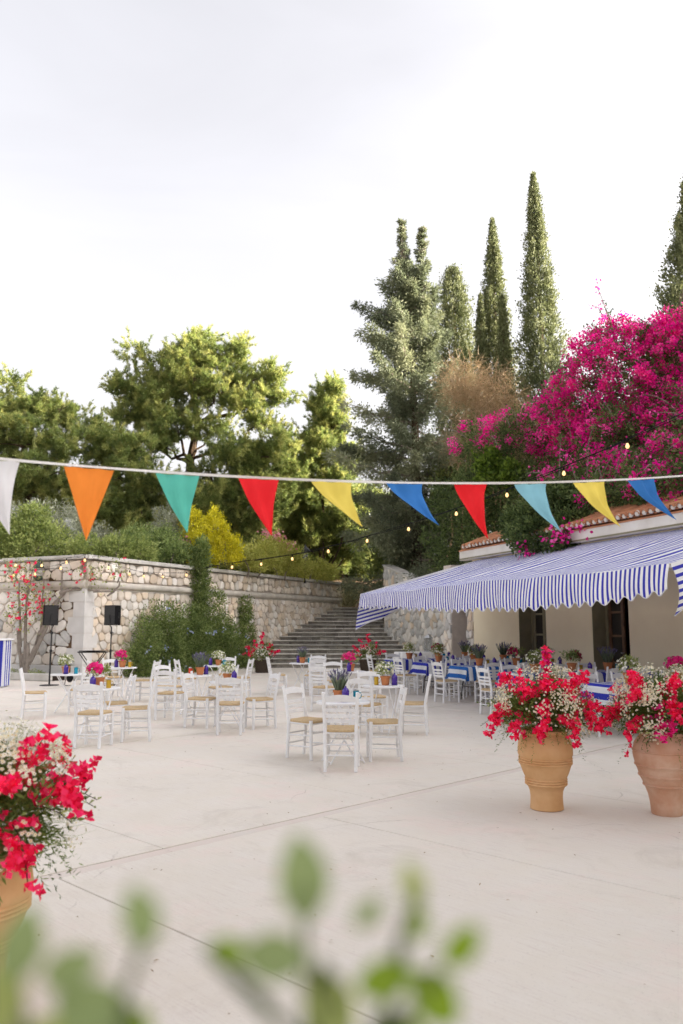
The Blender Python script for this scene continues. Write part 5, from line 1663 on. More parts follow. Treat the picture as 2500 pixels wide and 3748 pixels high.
for i, (x, y, zt, w) in enumerate([(-22, 55, 12, 4), (-15.5, 57, 10.5, 3.6), (-10, 58, 10.5, 4), (-4.5, 60, 10, 4), (1.5, 58, 11, 3.6), (-27, 50, 13, 4)]):
    pine(['dark pine in the far background at the extreme left', 'dark pine in the background behind the left pines', 'dark background pine under the tall pine crown', 'dark background pine behind the red pennant', 'dark background pine behind the grey-green conifer', 'dark background pine beyond the left edge'][i], x, y, 3.6, [(x, y, 3.6), (x, y, 7), (x, y, zt - 1.5)], rand_lobes(80 + i, x, y, 4.2, zt, w, 12, dome, (1.4, 2.1), .75), 410 + i, 'pine_dark', .2, 9, nd=dict(tufts=9, per=7, nl=.42, nw=.08, shoots=False))

# big grey-green conifer
def conifer(label, x, y, z0, ztop, seed, mat, spec, leaders, group=None, leaf=(.13, .045), dens=430, droop=.35, minb=6):
    root = empty('conifer_tree', (0, 0, 0), 0, label, 'tree', group)
    rng = np.random.default_rng(seed); rr = random.Random(seed)
    tr = trunk_tube(root, [(x, y, z0), (x + .1, y, z0 + (ztop - z0) * .4), (x - .05, y, z0 + (ztop - z0) * .7), (x + .1, y, ztop - 1)], [.3, .2, .12, .03])
    Ps, Ds, Ts = [], [], []
    def branch(a, e, rad, tint, nleaf, dr):
        a = np.array(a); e = np.array(e)
        pts = curve_pts(tuple(a), tuple(e), dr, 7, rng, .08)
        MB().tube(pts, list(np.linspace(.07, .012, 8)), 5).build('branch', M['grey_bark'], tr)
        pv = np.array([tuple(p) for p in pts])
        k = 9
        for c in range(k):
            t_ = .25 + .78 * (c + rng.uniform(0, .8)) / k
            u = min(t_, .999) * 7; i = int(u); p = pv[i] + (pv[i + 1] - pv[i]) * (u - i)
            if t_ > 1: p = p + (e - a) * .04
            rad_ = rad * (1.15 - .65 * t_) * rng.uniform(.7, 1.25)
            m = int(nleaf / k)
            off = rng.normal(size=(m, 3)) * .55 * rad_ * np.array([1, 1, .75])
            off[:, 2] -= np.abs(rng.normal(size=m)) * rad_ * .65
            Ps.append(p + off)
            dirn = unit((e - a)[None])
            Ds.append(unit(dirn * .7 + off / rad_ * .8 + rng.normal(size=(m, 3)) * .45 + [0, 0, .1]))
            Ts.append(np.clip(tint * .55 + rng.uniform(0, .25) + rng.uniform(0, .3, m), 0, 1))
    for (bz, az, ln, rise, rad) in spec:
        a = (x, y, bz); e = (x + math.cos(az) * ln, y + math.sin(az) * ln, bz + rise)
        branch(a, e, rad, rr.random(), dens * (.6 + ln * .25), droop * (.4 if rise > .5 else 1))
    for (lx, ly, b0, b1, w) in leaders:
        m = int((b1 - b0) * 2.4) + 3
        MB().tube([(x, y, b0 - .6), (lx, ly, b0), (lx, ly, b1)], [.1, .08, .02], 6).build('leader', M['grey_bark'], tr)
        for i in range(m):
            t_ = i / (m - 1); z = b0 + (b1 - b0) * t_
            for q in range(3):
                az = rr.uniform(0, 6.28); ln = w * (1.08 - t_) * rr.uniform(.4, 1.25)
                branch((lx, ly, z), (lx + math.cos(az) * ln, ly + math.sin(az) * ln, z + ln * .5), .035 + .25 * (1 - t_), rr.random(), 110, .02)
    Pp, D, T = np.concatenate(Ps), np.concatenate(Ds), np.concatenate(Ts); n = len(Pp)
    leaf_obj('crown', Pp, D, rng.uniform(.7, 1.3, n) * leaf[0], rng.uniform(.7, 1.3, n) * leaf[1], LM[mat], rng, T, root)
    return root
rr = random.Random(17)
spec = []
for i in range(104):
    t_ = (i + rr.random()) / 104
    z = 4.0 + 14.5 * t_
    az = i * 2.399 + rr.uniform(-.4, .4)
    ln = (3.5 * (1 - t_) ** .6 + .6) * rr.uniform(.32, 1.3)
    spec.append((z, az, ln, rr.uniform(-.5, .9) + (.5 if t_ > .5 else 0), .52 * (1.1 - .5 * t_)))
for (z, ln, rise) in [(16.2, 2.6, 1.0), (15.6, 2.4, .3), (14.0, 2.9, -.3), (11.2, 3.2, .9), (9.4, 3.4, .7), (8.0, 3.3, -.1), (6.4, 3.2, -.4), (17.3, 1.5, 1.0)]:
    spec.append((z, math.pi + rr.uniform(-.15, .15), ln, rise, .42))
conifer('tall ragged grey-green conifer with forked tip behind the stairs', 3.45, 38.2, 3.0, 19.2, 501, 'cedar', spec, [(3.0, 38.2, 15.8, 21.4, .95), (3.95, 38.2, 16.2, 21.0, .8)], dens=900, leaf=(.17, .06))

def cypress(label, x, y, z0, ztop, rmax, seed, group, mat='cypress', lean=0., tipf=1.):
    root = empty('cypress_tree', (0, 0, 0), 0, label, 'tree', group)
    rng = np.random.default_rng(seed)
    trunk_tube(root, [(x, y, z0 - .3), (x, y, z0 + (ztop - z0) * .6), (x + lean, y, ztop - .6)], [.16, .10, .02])
    H_ = ztop - z0
    nb = int(H_ * rmax * 120)
    t_ = rng.uniform(0, 1, nb) ** .9
    prof = np.clip(np.minimum((1 - t_) ** (.82 * tipf) * 1.35, 1) * np.minimum(.55 + t_ * 3.2, 1), .03, 1)
    a = rng.uniform(0, 6.28, nb)
    # vertical flame-like lobes
    lobe = 1 + .18 * np.sin(a * 5 + t_ * 9 + seed) + .14 * np.sin(a * 3 - t_ * 31 + seed) + .10 * np.sin(t_ * 57 + a * 2 + seed * 3)
    rad = rmax * prof * lobe * rng.uniform(.30, 1.06, nb) ** .6
    c = np.stack([x + lean * t_ ** 2 + np.cos(a) * rad, y + np.sin(a) * rad, z0 + H_ * t_], 1)
    per = 15
    tint = np.clip(.5 + .3 * np.sin(a * 5 + t_ * 9 + seed) * 1.0 + rng.normal(size=nb) * .22, 0, 1)
    off = rng.normal(size=(nb, per, 3)) * np.array([.13, .13, .20]) * (.7 + .6 * rng.random((nb, 1, 1))) * (.25 + .75 * prof[:, None, None] ** .7)
    P_ = (c[:, None, :] + off).reshape(-1, 3)
    outw = np.stack([np.cos(a), np.sin(a), np.full(nb, .0)], 1)
    D = unit(np.repeat(outw, per, 0) * .55 + rng.normal(size=(nb * per, 3)) * .4 + [0, 0, .95])
    n = len(P_)
    T = np.repeat(tint, per) * .7 + rng.uniform(0, .3, n)
    leaf_obj('crown', P_, D, rng.uniform(.12, .24, n) * (.5 + .5 * np.repeat(prof, per)), rng.uniform(.055, .09, n), LM[mat], rng, T, root)
CG = 'columnar cypresses on the hillside'
cypress('small dark cypress top behind the ragged conifer', 6.4, 44, 7.5, 21.6, 1.05, 601, CG, lean=-.15, tipf=.42)
cypress('middle columnar cypress of the three behind the dry vine', 8.2, 42, 6.8, 23.5, 1.18, 602, CG)
cypress('short cypress shoot leaning on the middle cypress', 7.3, 41.2, 6.8, 18.9, .62, 604, CG)
cypress('slim cypress shoot in front of the middle cypress', 8.35, 40.6, 6.8, 18.6, .6, 606, CG)
cypress('tallest columnar cypress, to the left of the bougainvillea', 10.15, 40, 6.8, 25.0, 1.25, 603, CG, lean=-.15)
cypress('tall cypress cut off by the right edge behind the bougainvillea', 14.6, 32, 6.5, 20.9, 2.15, 605, CG, lean=.1)
cypress('tiny cypress tip between the two tall cypresses', 9.0, 43, 6.8, 16.9, .55, 607, CG)

# shrubs --------------------------------------------------------------
def shrub(name, label, cat, lobes, seed, mat, leaf, dens, rs, per, group=None, stems=True, base=None, twig=None, shell=(.5, 1.05), low=-.6, up=.35, kite=.45):
    root = empty(name, (0, 0, 0), 0, label, cat, group)
    rng = np.random.default_rng(seed)
    Pp, O, T = clumps(rng, lobes, dens, rs, per, shell, low); n = len(Pp)
    D = unit(O * .7 + rng.normal(size=(n, 3)) * .6 + [0, 0, up])
    leaf_obj('foliage', Pp, D, rng.uniform(.7, 1.3, n) * leaf[0], rng.uniform(.7, 1.3, n) * leaf[1], LM[mat], rng, T * .55 + rng.uniform(0, .45, n), root, kite=kite)
    if stems:
        cx = sum(l[0] for l in lobes) / len(lobes); cy = sum(l[1] for l in lobes) / len(lobes)
        zb = base if base is not None else min(l[2] - l[5] for l in lobes)
        for l in lobes:
            b0 = (l[0] * .6 + cx * .4, l[1] * .6 + cy * .4, zb)
            MB().tube(curve_pts(b0, (l[0], l[1], l[2] + l[5] * .4), -.05, 5, rng, .06), list(np.linspace(.04, .012, 6)), 5).build('stem', M[twig or 'grey_bark'], root)
    return root
TZ = 3.62
shrub('olive_bush', 'silvery olive bush behind the left wall', 'bush', [(-12.6, 33, 5.4, 1.5, 1.2, 1.3), (-11.2, 33, 5.2, 1.3, 1.1, 1.3), (-14, 33, 5.2, 1.4, 1.2, 1.2), (-10.2, 33.5, 4.8, 1.0, 1.0, 1.0)], 701, 'olive', (.16, .03), 60, .28, 14, base=TZ)
shrub('leafy_bush', 'dense green bush above the red climber', 'bush', [(-11.6, 28.6, 4.5, 1.2, .9, 1.0), (-10.4, 28.3, 4.4, 1.0, .8, .9), (-12.8, 28.8, 4.5, 1.2, .9, 1.1), (-10.8, 28.6, 5.3, .6, .6, .6)], 702, 'bush', (.13, .06), 90, .22, 14, base=TZ)
shrub('leafy_bush', 'low green bush over the wall corner below the orange pennant', 'bush', [(-8.6, 27.8, 4.15, .8, .7, .55), (-7.7, 28.2, 4.2, .7, .6, .6), (-7.0, 28.7, 4.1, .6, .6, .5)], 703, 'bush', (.11, .055), 110, .18, 14, base=TZ)
shrub('leafy_bush', 'mixed green bush between orange and teal pennants', 'bush', [(-7.6, 30.6, 4.5, .9, .8, .9), (-6.6, 31.0, 4.5, .8, .8, .9), (-6.2, 30.2, 4.2, .7, .6, .6)], 704, 'hedge', (.11, .05), 100, .2, 14, base=TZ)
shrub('dry_bush', 'greyish dried bush below the teal pennant', 'bush', [(-6.9, 32.3, 5.5, .7, .6, .9), (-6.2, 32.4, 5.2, .6, .6, .8)], 705, 'olive', (.12, .025), 110, .2, 14, base=TZ)
shrub('yellow_shrub', 'bright yellow shrub behind the teal pennant', 'bush', [(-5.5, 31.6, 4.6, .75, .65, 1.0), (-5.0, 31.9, 5.2, .55, .5, 1.0), (-4.6, 32.3, 4.6, .65, .6, .9), (-5.9, 32, 5.5, .45, .4, .8)], 706, 'yellow', (.10, .045), 170, .17, 16, base=TZ, up=.9)
shrub('leafy_bush', 'yellow-green clipped bush on the wall right of the yellow shrub', 'bush', [(-4.0, 33.6, 4.3, .8, .7, .7), (-3.4, 34.6, 4.4, .8, .7, .8)], 707, 'lime', (.11, .045), 120, .18, 14, base=TZ)
oleander = shrub('oleander_bush', 'oleander with narrow leaves and pink flowers on the wall', 'bush', [(-3.0, 36, 4.6, .75, .7, 1.0), (-2.4, 36.6, 4.5, .7, .7, .8)], 708, 'lime', (.20, .035), 110, .2, 14, base=TZ, up=.9)
shrub('leafy_bush', 'reddish-tipped hedge at the stair end of the wall', 'bush', [(-2.2, 38.0, 4.2, .8, .7, .65), (-1.4, 39.4, 4.2, .8, .7, .65), (-.8, 40.8, 4.1, .7, .7, .6)], 709, 'lime', (.11, .045), 120, .18, 14, base=TZ)
rng = np.random.default_rng(9)
for i, (c, m) in enumerate([((-2.75, 35.6, 5.5), 70), ((-3.25, 35.4, 5.65), 50), ((-2.3, 36, 5.1), 30), ((-6.0, 31.2, 4.9), 24)]):
    Pp = np.array(c) + rng.normal(size=(m, 3)) * [.14, .14, .12]
    o = link('oleander_blossoms', disc_flowers(rng, Pp, unit(rng.normal(size=(m, 3)) + [0, -1, .4]), .05, LM['pink'], 'oleander_blossoms', rng.uniform(0, 1, m)), oleander); o['kind'] = 'stuff'
# hedge at the foot of the long wall
hl = []
rr = random.Random(5)
out_ = Vector((WDIR.y, -WDIR.x, 0))
for i in range(17):
    t_ = 1.9 + i * .40
    hgt = 2.45 * math.sin(math.pi * min(1, max(.05, (t_ - 1.35) / 9.0)) ** .72) ** .55
    hgt *= .80 + .30 * math.sin(t_ * 3.1 + 1) * math.sin(t_ * 1.3) + rr.uniform(-.08, .08)
    p = CORN + WDIR * t_ + out_ * (.5 + .12 * math.sin(t_ * 4))
    for z in np.arange(.3, hgt, .55): hl.append((p.x + rr.uniform(-.1, .1), p.y, z, .36 + .2 * rr.random(), .5, .45))
shrub('jasmine_hedge', 'dense green hedge with small pale blue flowers at the foot of the wall', 'hedge', hl, 720, 'hedge', (.085, .038), 110, .19, 12, stems=False, shell=(.5, 1.3), low=-.9)
m = 110
i = np.random.default_rng(4)
pp = np.array([hl[k][:3] for k in i.integers(0, len(hl), m)]) + np.array([.45, -.35, 0]) + i.normal(size=(m, 3)) * [.15, .12, .2]
# pale plumbago flowers in clusters
cc = np.repeat(pp[::6], 6, 0)[:m] + i.normal(size=(m, 3)) * .06
M_blue = leafmat('plumbago_petals', (.30, .36, .55), (.42, .48, .66), (.58, .62, .75), .3)
o = link('plumbago_flowers', disc_flowers(i, cc, unit(i.normal(size=(m, 3)) + [.5, -1, .2]), .035, M_blue, 'plumbago_flowers', i.uniform(0, 1, m)))
tag(o, 'scattered pale blue flowers in the hedge', 'flowers', kind='stuff')
# climber column on the wall
cp = CORN + WDIR * 5.7 + out_ * .25
shrub('wall_climber', 'leafy climber column growing up the long wall past the coping', 'climber', [(cp.x + .06 * math.sin(z * 3), cp.y, z, .34 + .10 * math.sin(z * 2.2), .28, .42) for z in np.arange(1.6, 4.6, .42)], 721, 'hedge', (.085, .042), 260, .13, 13, stems=False, low=-.9)
cp2 = CORN + WDIR * 9.0 + out_ * .25
shrub('wall_climber', 'thin leafy climber on the wall right of the hedge', 'climber', [(cp2.x + .1 * math.sin(z * 2), cp2.y, z, .36, .26, .40) for z in np.arange(.4, 2.6, .42)], 722, 'hedge', (.08, .04), 200, .14, 11, stems=False, low=-.9)
# grass plumes at the stair top
rng = np.random.default_rng(15); n = 500
a = rng.uniform(0, 6.28, n); ln_ = rng.uniform(.1, .75, n)
D = unit(np.stack([np.cos(a) * ln_ + .25, np.sin(a) * ln_, np.ones(n)], 1))
gp = empty('plume_grass', (.35, 41.6, 2.6), 0, 'tuft of pale plume grass at the top of the stairs', 'grass')
o = link('blades', np_mesh('blades', needle_verts(rng, rng.normal(size=(n, 3)) * [.12, .12, 0], D, rng.uniform(.7, 1.5, n), np.full(n, .03)), 3, LM['plume'], rng.uniform(0, 1, n)), gp)
# red bougainvillea climber on the left wall
rb = empty('red_climber', (-9.75, 25.75, .12), 0, 'bare-stemmed climber with red flowers trained on the left wall', 'climber')
stems = [[(-.05, 0, 0), (.02, .02, .8), (-.12, .1, 1.7), (-.16, .2, 2.6), (-.05, .25, 3.3)], [(.0, 0, 0), (-.12, .05, .5), (-.35, .15, 1.2), (-.38, .2, 2.1), (-.45, .25, 2.9)],
         [(.03, 0, .2), (.22, .02, .8), (.55, .0, 1.45), (.85, -.05, 2.2), (1.15, -.05, 2.62), (1.6, -.1, 2.72), (2.1, -.1, 2.62), (2.6, .0, 2.6), (2.75, .1, 2.75), (2.8, .15, 3.2)], [(.1, .02, .5), (.28, .1, 1.2), (.42, .15, 2.1), (.35, .2, 3.0)], [(1.0, -.05, 2.4), (.98, 0, 2.9), (.95, .1, 3.3)], [(1.5, -.1, 2.72), (1.62, 0, 3.1), (1.8, .1, 3.5)]]
for s_ in stems:
    q = spline(s_, 4)
    MB().tube(q, list(np.linspace(.075 if len(s_) > 4 else .045, .02, len(q))), 7).build('stem', M['grey_bark'], rb, True)
rng = np.random.default_rng(33)
fc = [(-.1, -.1, 2.9, .28, .5), (.15, -.1, 2.3, .3, .45), (-.35, -.1, 1.9, .18, .3), (.5, -.1, 2.1, .2, .25), (1.85, -.15, 3.1, .3, .22), (-.45, -.05, 3.3, .25, .3), (2.75, .05, 3.3, .15, .3)]
Pp = np.concatenate([np.array(c[:3]) + rng.normal(size=(int(190 * c[3] / .28), 3)) * [c[3], .12, c[4]] for c in fc]); n = len(Pp)
leaf_obj('foliage', Pp, unit(rng.normal(size=(n, 3)) + [0, -.4, .1]), rng.uniform(.06, .11, n), rng.uniform(.03, .06, n), LM['bush'], rng, rng.uniform(0, 1, n), rb)
Pp = np.concatenate([np.array(c[:3]) + [0, -.08, 0] + rng.normal(size=(int(k), 3)) * [c[3] * .8, .12, c[4] * .75] for c, k in zip(fc, (26, 26, 10, 9, 13, 8, 3))])
for p in Pp: link('blossom', BLOS[int(rng.integers(0, 7))], rb, tuple(p), tuple(rng.uniform(-1, 1, 3)), (1.6,) * 3)
# low plants in the planter
shrub('ground_cover', 'small ground cover in the planter under the left wall', 'plant', [(-10.4, 25.75, .2, .45, .18, .16), (-9.3, 25.5, .18, .3, .15, .12)], 725, 'bush', (.05, .02), 300, .08, 12, stems=False)

# ------------------------------------------------------------------ bougainvillea over the roof
def bougain():
    root = empty('bougainvillea', (0, 0, 0), 0, 'huge magenta bougainvillea heaped over the tiled roof', 'bush')
    L_ = [(9.0, 24.3, 8.4, 2.3, 1.8, 2.3, .95), (10.9, 24, 8.9, 1.9, 1.8, 2.2, .9), (12.8, 24, 8.2, 1.9, 1.8, 2.6, .8), (7.6, 25, 7.7, 1.7, 1.5, 1.5, .75), (6.0, 26.2, 7.6, 1.5, 1.3, 1.0, .55), (4.9, 27, 7.7, 1.1, 1.0, .8, .42),
          (8.4, 22.6, 6.4, 1.8, 1.3, 1.5, .5), (10.3, 21.6, 6.7, 1.9, 1.3, 1.7, .62), (7.0, 23.8, 5.8, 1.4, 1.1, 1.2, .3), (9.3, 20.6, 5.2, 1.5, .9, .9, .35), (11.6, 20, 5.6, 1.6, 1.0, 1.2, .45), (8.6, 24.5, 10.2, 1.1, 1.1, .8, .8), (10.4, 24.5, 10.6, .9, .9, .7, .85), (7.9, 21.0, 4.9, 1.2, .8, .7, .28)]
    rq = random.Random(12)
    for i in range(10):
        p = fw(-1.0 + i * 1.15, -.85 + rq.uniform(-.2, .15))
        L_.append((p.x, p.y, 4.62 + rq.uniform(-.1, .2), .85, .85, .5, .42 if i < 6 else .25))
        p = fw(-.6 + i * 1.15, -2.0)
        L_.append((p.x, p.y, 5.3 + rq.uniform(-.1, .3), 1.0, .9, .75, .5))
    rng = np.random.default_rng(81)
    Pp, O, T = clumps(rng, [l[:6] for l in L_], 30, .28, 30, (.55, 1.06), -.9); n = len(Pp)
    leaf_obj('foliage', Pp, unit(O + rng.normal(size=(n, 3)) * .6), rng.uniform(.07, .13, n), rng.uniform(.035, .065, n), LM['boug_leaf'], rng, T * .5 + rng.uniform(0, .5, n), root)
    A_, B_, C_ = [], [], []
    for l in L_:
        p, o_, t_ = clumps(rng, [l[:6]], 36 * l[6] ** 2.0, .21, 42, (.90, 1.10), -.55)
        A_.append(p); B_.append(o_); C_.append(t_)
    Pp, O, T = np.concatenate(A_), np.concatenate(B_), np.concatenate(C_); n = len(Pp)
    leaf_obj('bracts', Pp, unit(O * .6 + rng.normal(size=(n, 3)) * .8), rng.uniform(.05, .10, n), rng.uniform(.045, .08, n), LM['bract'], rng, T * .5 + rng.uniform(0, .5, n), root, kite=.5)
    rr = random.Random(6)
    for k in range(80):      # long arching shoots
        l = L_[rr.randrange(len(L_))]
        d = Vector((rr.uniform(-1, 1), rr.uniform(-1.2, .2), rr.uniform(-.1, 1))).normalized()
        a = Vector(l[:3]) + Vector((d.x * l[3], d.y * l[4], d.z * l[5])) * .8
        e = a + d * rr.uniform(.6, 1.7) + Vector((0, 0, -.3))
        q = curve_pts(a, e, -.2, 6)
        MB().tube(q, list(np.linspace(.02, .006, 7)), 4).build('shoot', M['grey_bark'], root)
        m = 26
        pv = np.array([tuple(q[i]) for i in rng.integers(2, 7, m)]) + rng.normal(size=(m, 3)) * .07
        leaf_obj('shoot_bracts', pv, unit(rng.normal(size=(m, 3))), rng.uniform(.05, .1, m), rng.uniform(.04, .07, m), LM['bract' if rr.random() < .6 else 'boug_leaf'], rng, rng.uniform(0, 1, m), root, kind='stuff')
    for k in range(5):
        x = 7.5 + k * .9
        MB().tube(curve_pts((x, 25.5, 4), (x + rr.uniform(-1, 1), 24.5, 7.5), .2, 6, np.random.default_rng(k), .15), list(np.linspace(.12, .05, 7)), 7).build('stem', M['grey_bark'], root)
bougain()
shrub('dark_creeper', 'dark evergreen creeper mass under the bougainvillea', 'creeper', [(6.4, 25.4, 5.3, 1.5, 1.1, 1.5), (5.0, 26.6, 5.6, 1.3, 1.0, 1.7), (4.0, 28.4, 5.0, 1.2, 1.0, 1.9), (7.6, 22.8, 4.7, 1.3, .9, .9), (5.6, 24.2, 4.4, 1.0, .9, .8)], 730, 'boug_leaf', (.11, .055), 70, .26, 18, stems=False, low=-.9)
shrub('ivy_creeper', 'bright yellow-green ivy clumps hanging beside the grey-green conifer', 'creeper', [(4.7, 25.7, 6.6, .45, .3, .75), (5.3, 25.3, 6.2, .4, .3, .6), (4.35, 26.1, 5.8, .35, .3, .5), (5.9, 25.0, 5.6, .35, .3, .4)], 731, 'ivy', (.13, .09), 130, .15, 14, stems=False)
roofc = shrub('roof_creeper', 'green creeper with pink flowers spilling over the eave onto the awning', 'creeper', [(5.15, 20.6, 4.35, .65, .5, .6), (4.75, 20.3, 3.85, .6, .45, .45), (5.6, 19.6, 4.05, .55, .4, .42), (5.3, 19.4, 3.6, .48, .36, .25), (4.6, 21.2, 4.2, .45, .4, .55), (5.5, 20.4, 4.8, .6, .5, .5)], 732, 'boug_leaf', (.10, .05), 240, .15, 16, stems=False, low=-.95)
rng = np.random.default_rng(44)
for i, (c, m) in enumerate([((5.05, 18.9, 3.72), 60), ((5.6, 18.6, 3.85), 45), ((4.5, 20.0, 3.45), 18), ((6.9, 16.7, 4.15), 110), ((7.05, 16.3, 3.95), 50)]):
    Pp = np.array(c) + rng.normal(size=(m, 3)) * [.16, .12, .13]
    o = link('creeper_blossoms', disc_flowers(rng, Pp, unit(rng.normal(size=(m, 3)) + [-.6, -1, .3]), .045, LM['bract'], 'creeper_blossoms', rng.uniform(0, 1, m)), roofc); o['kind'] = 'stuff'
# dry vine
def dry_vine():
    root = empty('dry_vine', (0, 0, 0), 0, 'leafless brown vine tangle below the cypresses', 'vine')
    rng = np.random.default_rng(91)
    lobes = [(6.3, 34, 11.0, 1.4, 1.1, 1.3), (5.2, 34.5, 11.9, 1.0, .9, 1.1), (7.4, 34, 10.3, 1.0, 1.0, 1.0), (5.9, 34, 9.4, 1.3, 1.0, 1.0), (7.9, 34, 9.3, .7, .8, .9)]
    Pp, O, T = clumps(rng, lobes, 40, .45, 14, (.3, 1.3), -.8); n = len(Pp)
    V = needle_verts(rng, Pp, unit(rng.normal(size=(n, 3)) + O * .6 + [0, 0, -.2]), rng.uniform(.25, .8, n), np.full(n, .018))
    o = link('twigs', np_mesh('twigs', V, 3, LM['dry'], T * .5 + rng.uniform(0, .5, n)), root); o['kind'] = 'stuff'
    k = rng.choice(n, n // 3, False)
    leaf_obj('dead_leaves', Pp[k], unit(rng.normal(size=(len(k), 3))), np.full(len(k), .07), np.full(len(k), .035), LM['dry'], rng, rng.uniform(0, 1, len(k)), root, kind='stuff')
    for j in range(14):
        l = lobes[j % 5]; rr = random.Random(j)
        a = (l[0] + rr.uniform(-1, 1), l[1], 4.5); e = (l[0] + rr.uniform(-1.2, 1.2), l[1] - .6, l[2] + rr.uniform(-.3, 1.0))
        MB().tube(curve_pts(a, e, .4, 8, np.random.default_rng(j), .15), list(np.linspace(.05, .012, 9)), 5).build('stem', M['dry_twig'], root)
dry_vine()
shrub('evergreen_tree', 'dark evergreen shrub backing the dry vine and cypress feet, partly added to block sun', 'bush', [(6.0, 37, 7.5, 2.0, 1.3, 2.6), (8.5, 38, 8.5, 2.0, 1.4, 3.0), (11.2, 36, 8.6, 2.0, 1.4, 3.4), (9.2, 33, 7, 2.0, 1.4, 2.6), (13.5, 30, 8, 2.0, 1.6, 3.5), (14.5, 37, 9, 2.6, 2.0, 4.0), (17.5, 34, 9, 2.6, 2.2, 4.0), (2.6, 41, 4.6, 1.4, 1.0, 1.5), (5, 42, 5, 2, 1.2, 2.2), (9, 46, 6.5, 2.6, 1.6, 3.2), (13, 45, 8, 2.6, 2, 4), (6.0, 49, 6.5, 2.4, 1.6, 3.0)], 740, 'pine_dark', (.27, .11), 22, .36, 13, base=4)  # several masses added only to stop sun patches on wall and hedge
shrub('evergreen_tree', 'pale green shrub at the right edge beside the bougainvillea', 'bush', [(12.7, 28.5, 11.2, 1.3, 1.0, 1.0), (13.6, 28, 12.2, 1.2, 1.0, 1.3)], 741, 'bush', (.13, .05), 60, .25, 16, base=4)
# unseen pines added right of frame to keep the low sun off the patio
for k, (x, y, zt, w) in enumerate([(19, 27, 15, 4.5), (19.5, 19, 15, 5), (18.5, 11, 14, 5), (18.5, 3, 13.5, 5), (21, 38, 16, 5), (18.5, -5, 13.5, 5), (18.5, -13, 13, 5)]):
    pine(['added sun-blocking pine beyond the right edge, farthest back', 'added sun-blocking pine beyond the right edge, third from the front', 'added sun-blocking pine beyond the right edge, second from the front', 'added sun-blocking pine beyond the right edge, nearest', 'added sun-blocking pine beyond the right edge, behind the cypresses', 'added sun-blocking pine to the right, level with the camera', 'added sun-blocking pine to the right, behind the camera'][k], x, y, hill_h(x, y), [(x, y, hill_h(x, y) - .3), (x, y, 8), (x, y, zt - 2)], rand_lobes(90 + k, x, y, 5.5, zt, w, 16, dome, (1.8, 2.6), .8), 430 + k, 'pine_dark', .25, 4, 'unseen pines added to block the sun', dict(tufts=7, per=6, rs=.6, nl=.75, nw=.19, shoots=False))

# ------------------------------------------------------------------ leafy sprig close to the lens
sg = empty('foreground_plant', (-.036, .338, 0), 0, 'out-of-focus leafy sprigs in the foreground', 'plant')
def leaf_me(mat, fold=.25):
    n = 7; vs = []; fs = []
    for i in range(n + 1):
        t_ = i / n; w = .33 * math.sin(math.pi * min(1, t_ * .93 + .04)) ** .8
        z = -.16 * t_ * t_
        vs += [(-w, t_, z + fold * w), (0, t_, z), (w, t_, z + fold * w)]
    for i in range(n):
        for k in range(2): fs.append((i * 3 + k, i * 3 + k + 1, i * 3 + k + 4, i * 3 + k + 3))
    me = MB().add(vs, fs).mesh('leaf', mat, True)
    a = me.attributes.new('tint', 'FLOAT', 'POINT')
    a.data.foreach_set('value', np.full(len(vs), .6, dtype=np.float32))
    return me
LEAF = {k: leaf_me(LM[k]) for k in ('fresh', 'sage', 'bush')}
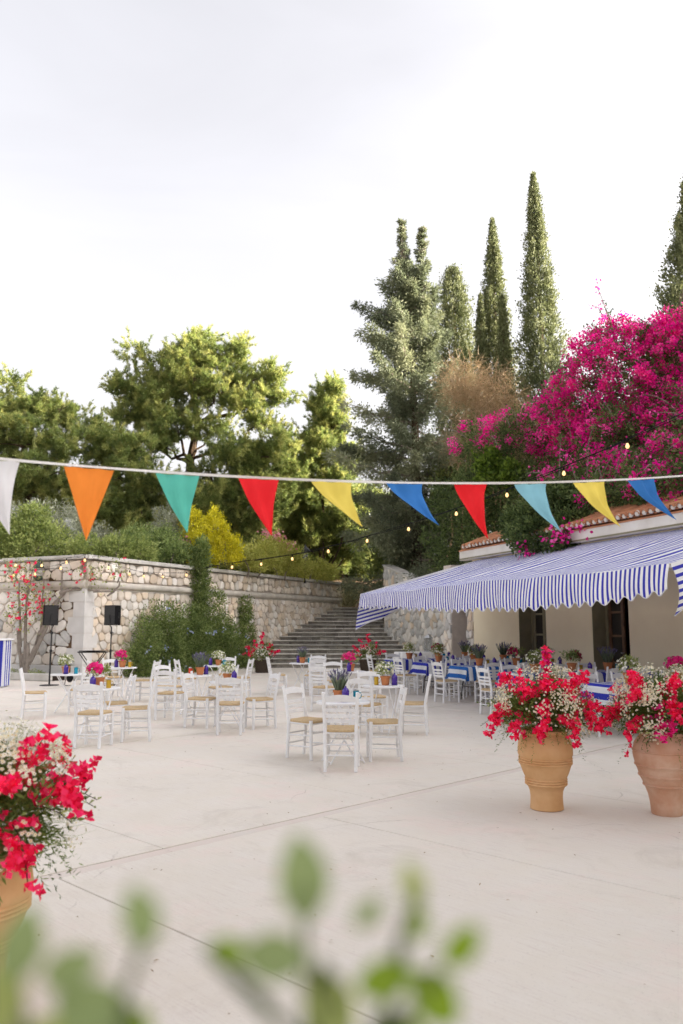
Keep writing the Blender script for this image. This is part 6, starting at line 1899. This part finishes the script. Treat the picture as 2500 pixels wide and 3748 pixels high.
# (x, y, z of leaf centre, length, direction angle in the xz plane, yaw, kind)
for (x, y, z, ln, an, yw, kd) in [(-0.0144, 0.324, 1.5557, 0.0302, 95, 0.39, 'sage'), (-0.0749, 0.324, 1.542, 0.0223, 105, 0.65, 'sage'), (0.0101, 0.3312, 1.5413, 0.0144, 40, 1.04, 'sage'), (0.0274, 0.3312, 1.5506, 0.0187, 98, 1.3, 'bush'), (0.0288, 0.324, 1.5391, 0.0115, 70, 0.39, 'fresh'), (-0.0418, 0.324, 1.5305, 0.0144, 160, 0.52, 'fresh'), (-0.0252, 0.324, 1.5283, 0.0259, 178, 0.65, 'sage'), (-0.0043, 0.324, 1.5118, 0.0274, 120, 0.39, 'bush'), (0.0158, 0.324, 1.5204, 0.0216, 15, 0.39, 'fresh'), (0.0346, 0.324, 1.5139, 0.0259, -40, 0.26, 'fresh'), (0.0446, 0.324, 1.5319, 0.0187, 40, 0.52, 'fresh'), (-0.1166, 0.3168, 1.5348, 0.0259, 80, 0.39, 'sage'), (-0.1339, 0.3168, 1.5334, 0.0173, 80, 0.52, 'fresh'), (-0.1282, 0.3168, 1.5118, 0.036, 60, 0.39, 'bush'), (-0.0907, 0.324, 1.5082, 0.0331, 155, 0.39, 'sage'), (-0.0749, 0.324, 1.5024, 0.0158, 80, 0.52, 'fresh'), (-0.1008, 0.324, 1.524, 0.0216, 20, 0.65, 'sage'), (-0.144, 0.3168, 1.5204, 0.0288, 40, 0.39, 'sage'), (-0.1116, 0.3312, 1.4916, 0.036, 40, 0.52, 'bush'), (-0.0086, 0.3312, 1.4916, 0.0288, 65, 0.52, 'bush'), (0.0216, 0.3312, 1.4988, 0.0216, 160, 0.52, 'fresh')]:
    d = Vector((math.cos(R(an)), 0, math.sin(R(an))))
    nrm = Vector((math.sin(yw) * .8, -1, .35)).normalized()
    xa = d.cross(nrm).normalized(); za = xa.cross(d).normalized()
    m4 = Matrix((xa, d, za)).transposed().to_4x4()
    o = link('leaf', LEAF[kd], sg, (x - d.x * ln / 2 + .036, y - .338, z - d.z * ln / 2), m4.to_euler(), (ln,) * 3)
for pts in [[(0.0, 0.0144, 0.0), (-0.0288, 0.0216, 0.784), (-0.072, 0.0, 1.4412), (-0.0936, -0.0144, 1.506), (-0.0864, -0.0144, 1.542)], [(0.0, 0.0144, 0.0), (0.0144, 0.0216, 0.784), (0.0216, 0.0, 1.4412), (0.0324, -0.0144, 1.5132), (0.0216, -0.0144, 1.5528)], [(0.0216, 0.0, 1.4412), (0.0504, -0.0072, 1.4988), (0.072, -0.0144, 1.524)], [(0.0288, -0.0072, 1.4844), (0.0, -0.0144, 1.5204), (-0.0144, -0.0144, 1.5312)], [(-0.072, 0.0, 1.4412), (-0.0432, -0.0144, 1.4988), (-0.0374, -0.0144, 1.5348)], [(0.0432, -0.0072, 1.4916), (0.0576, -0.0072, 1.5204), (0.0648, -0.0072, 1.5492)]]:
    MB().tube(spline(pts, 5), .0016 if pts[0][2] > 1 else list(np.linspace(.004, .0014, 21)), 6).build('stem', LM['bush'], sg)
bpy.context.view_layer.update()
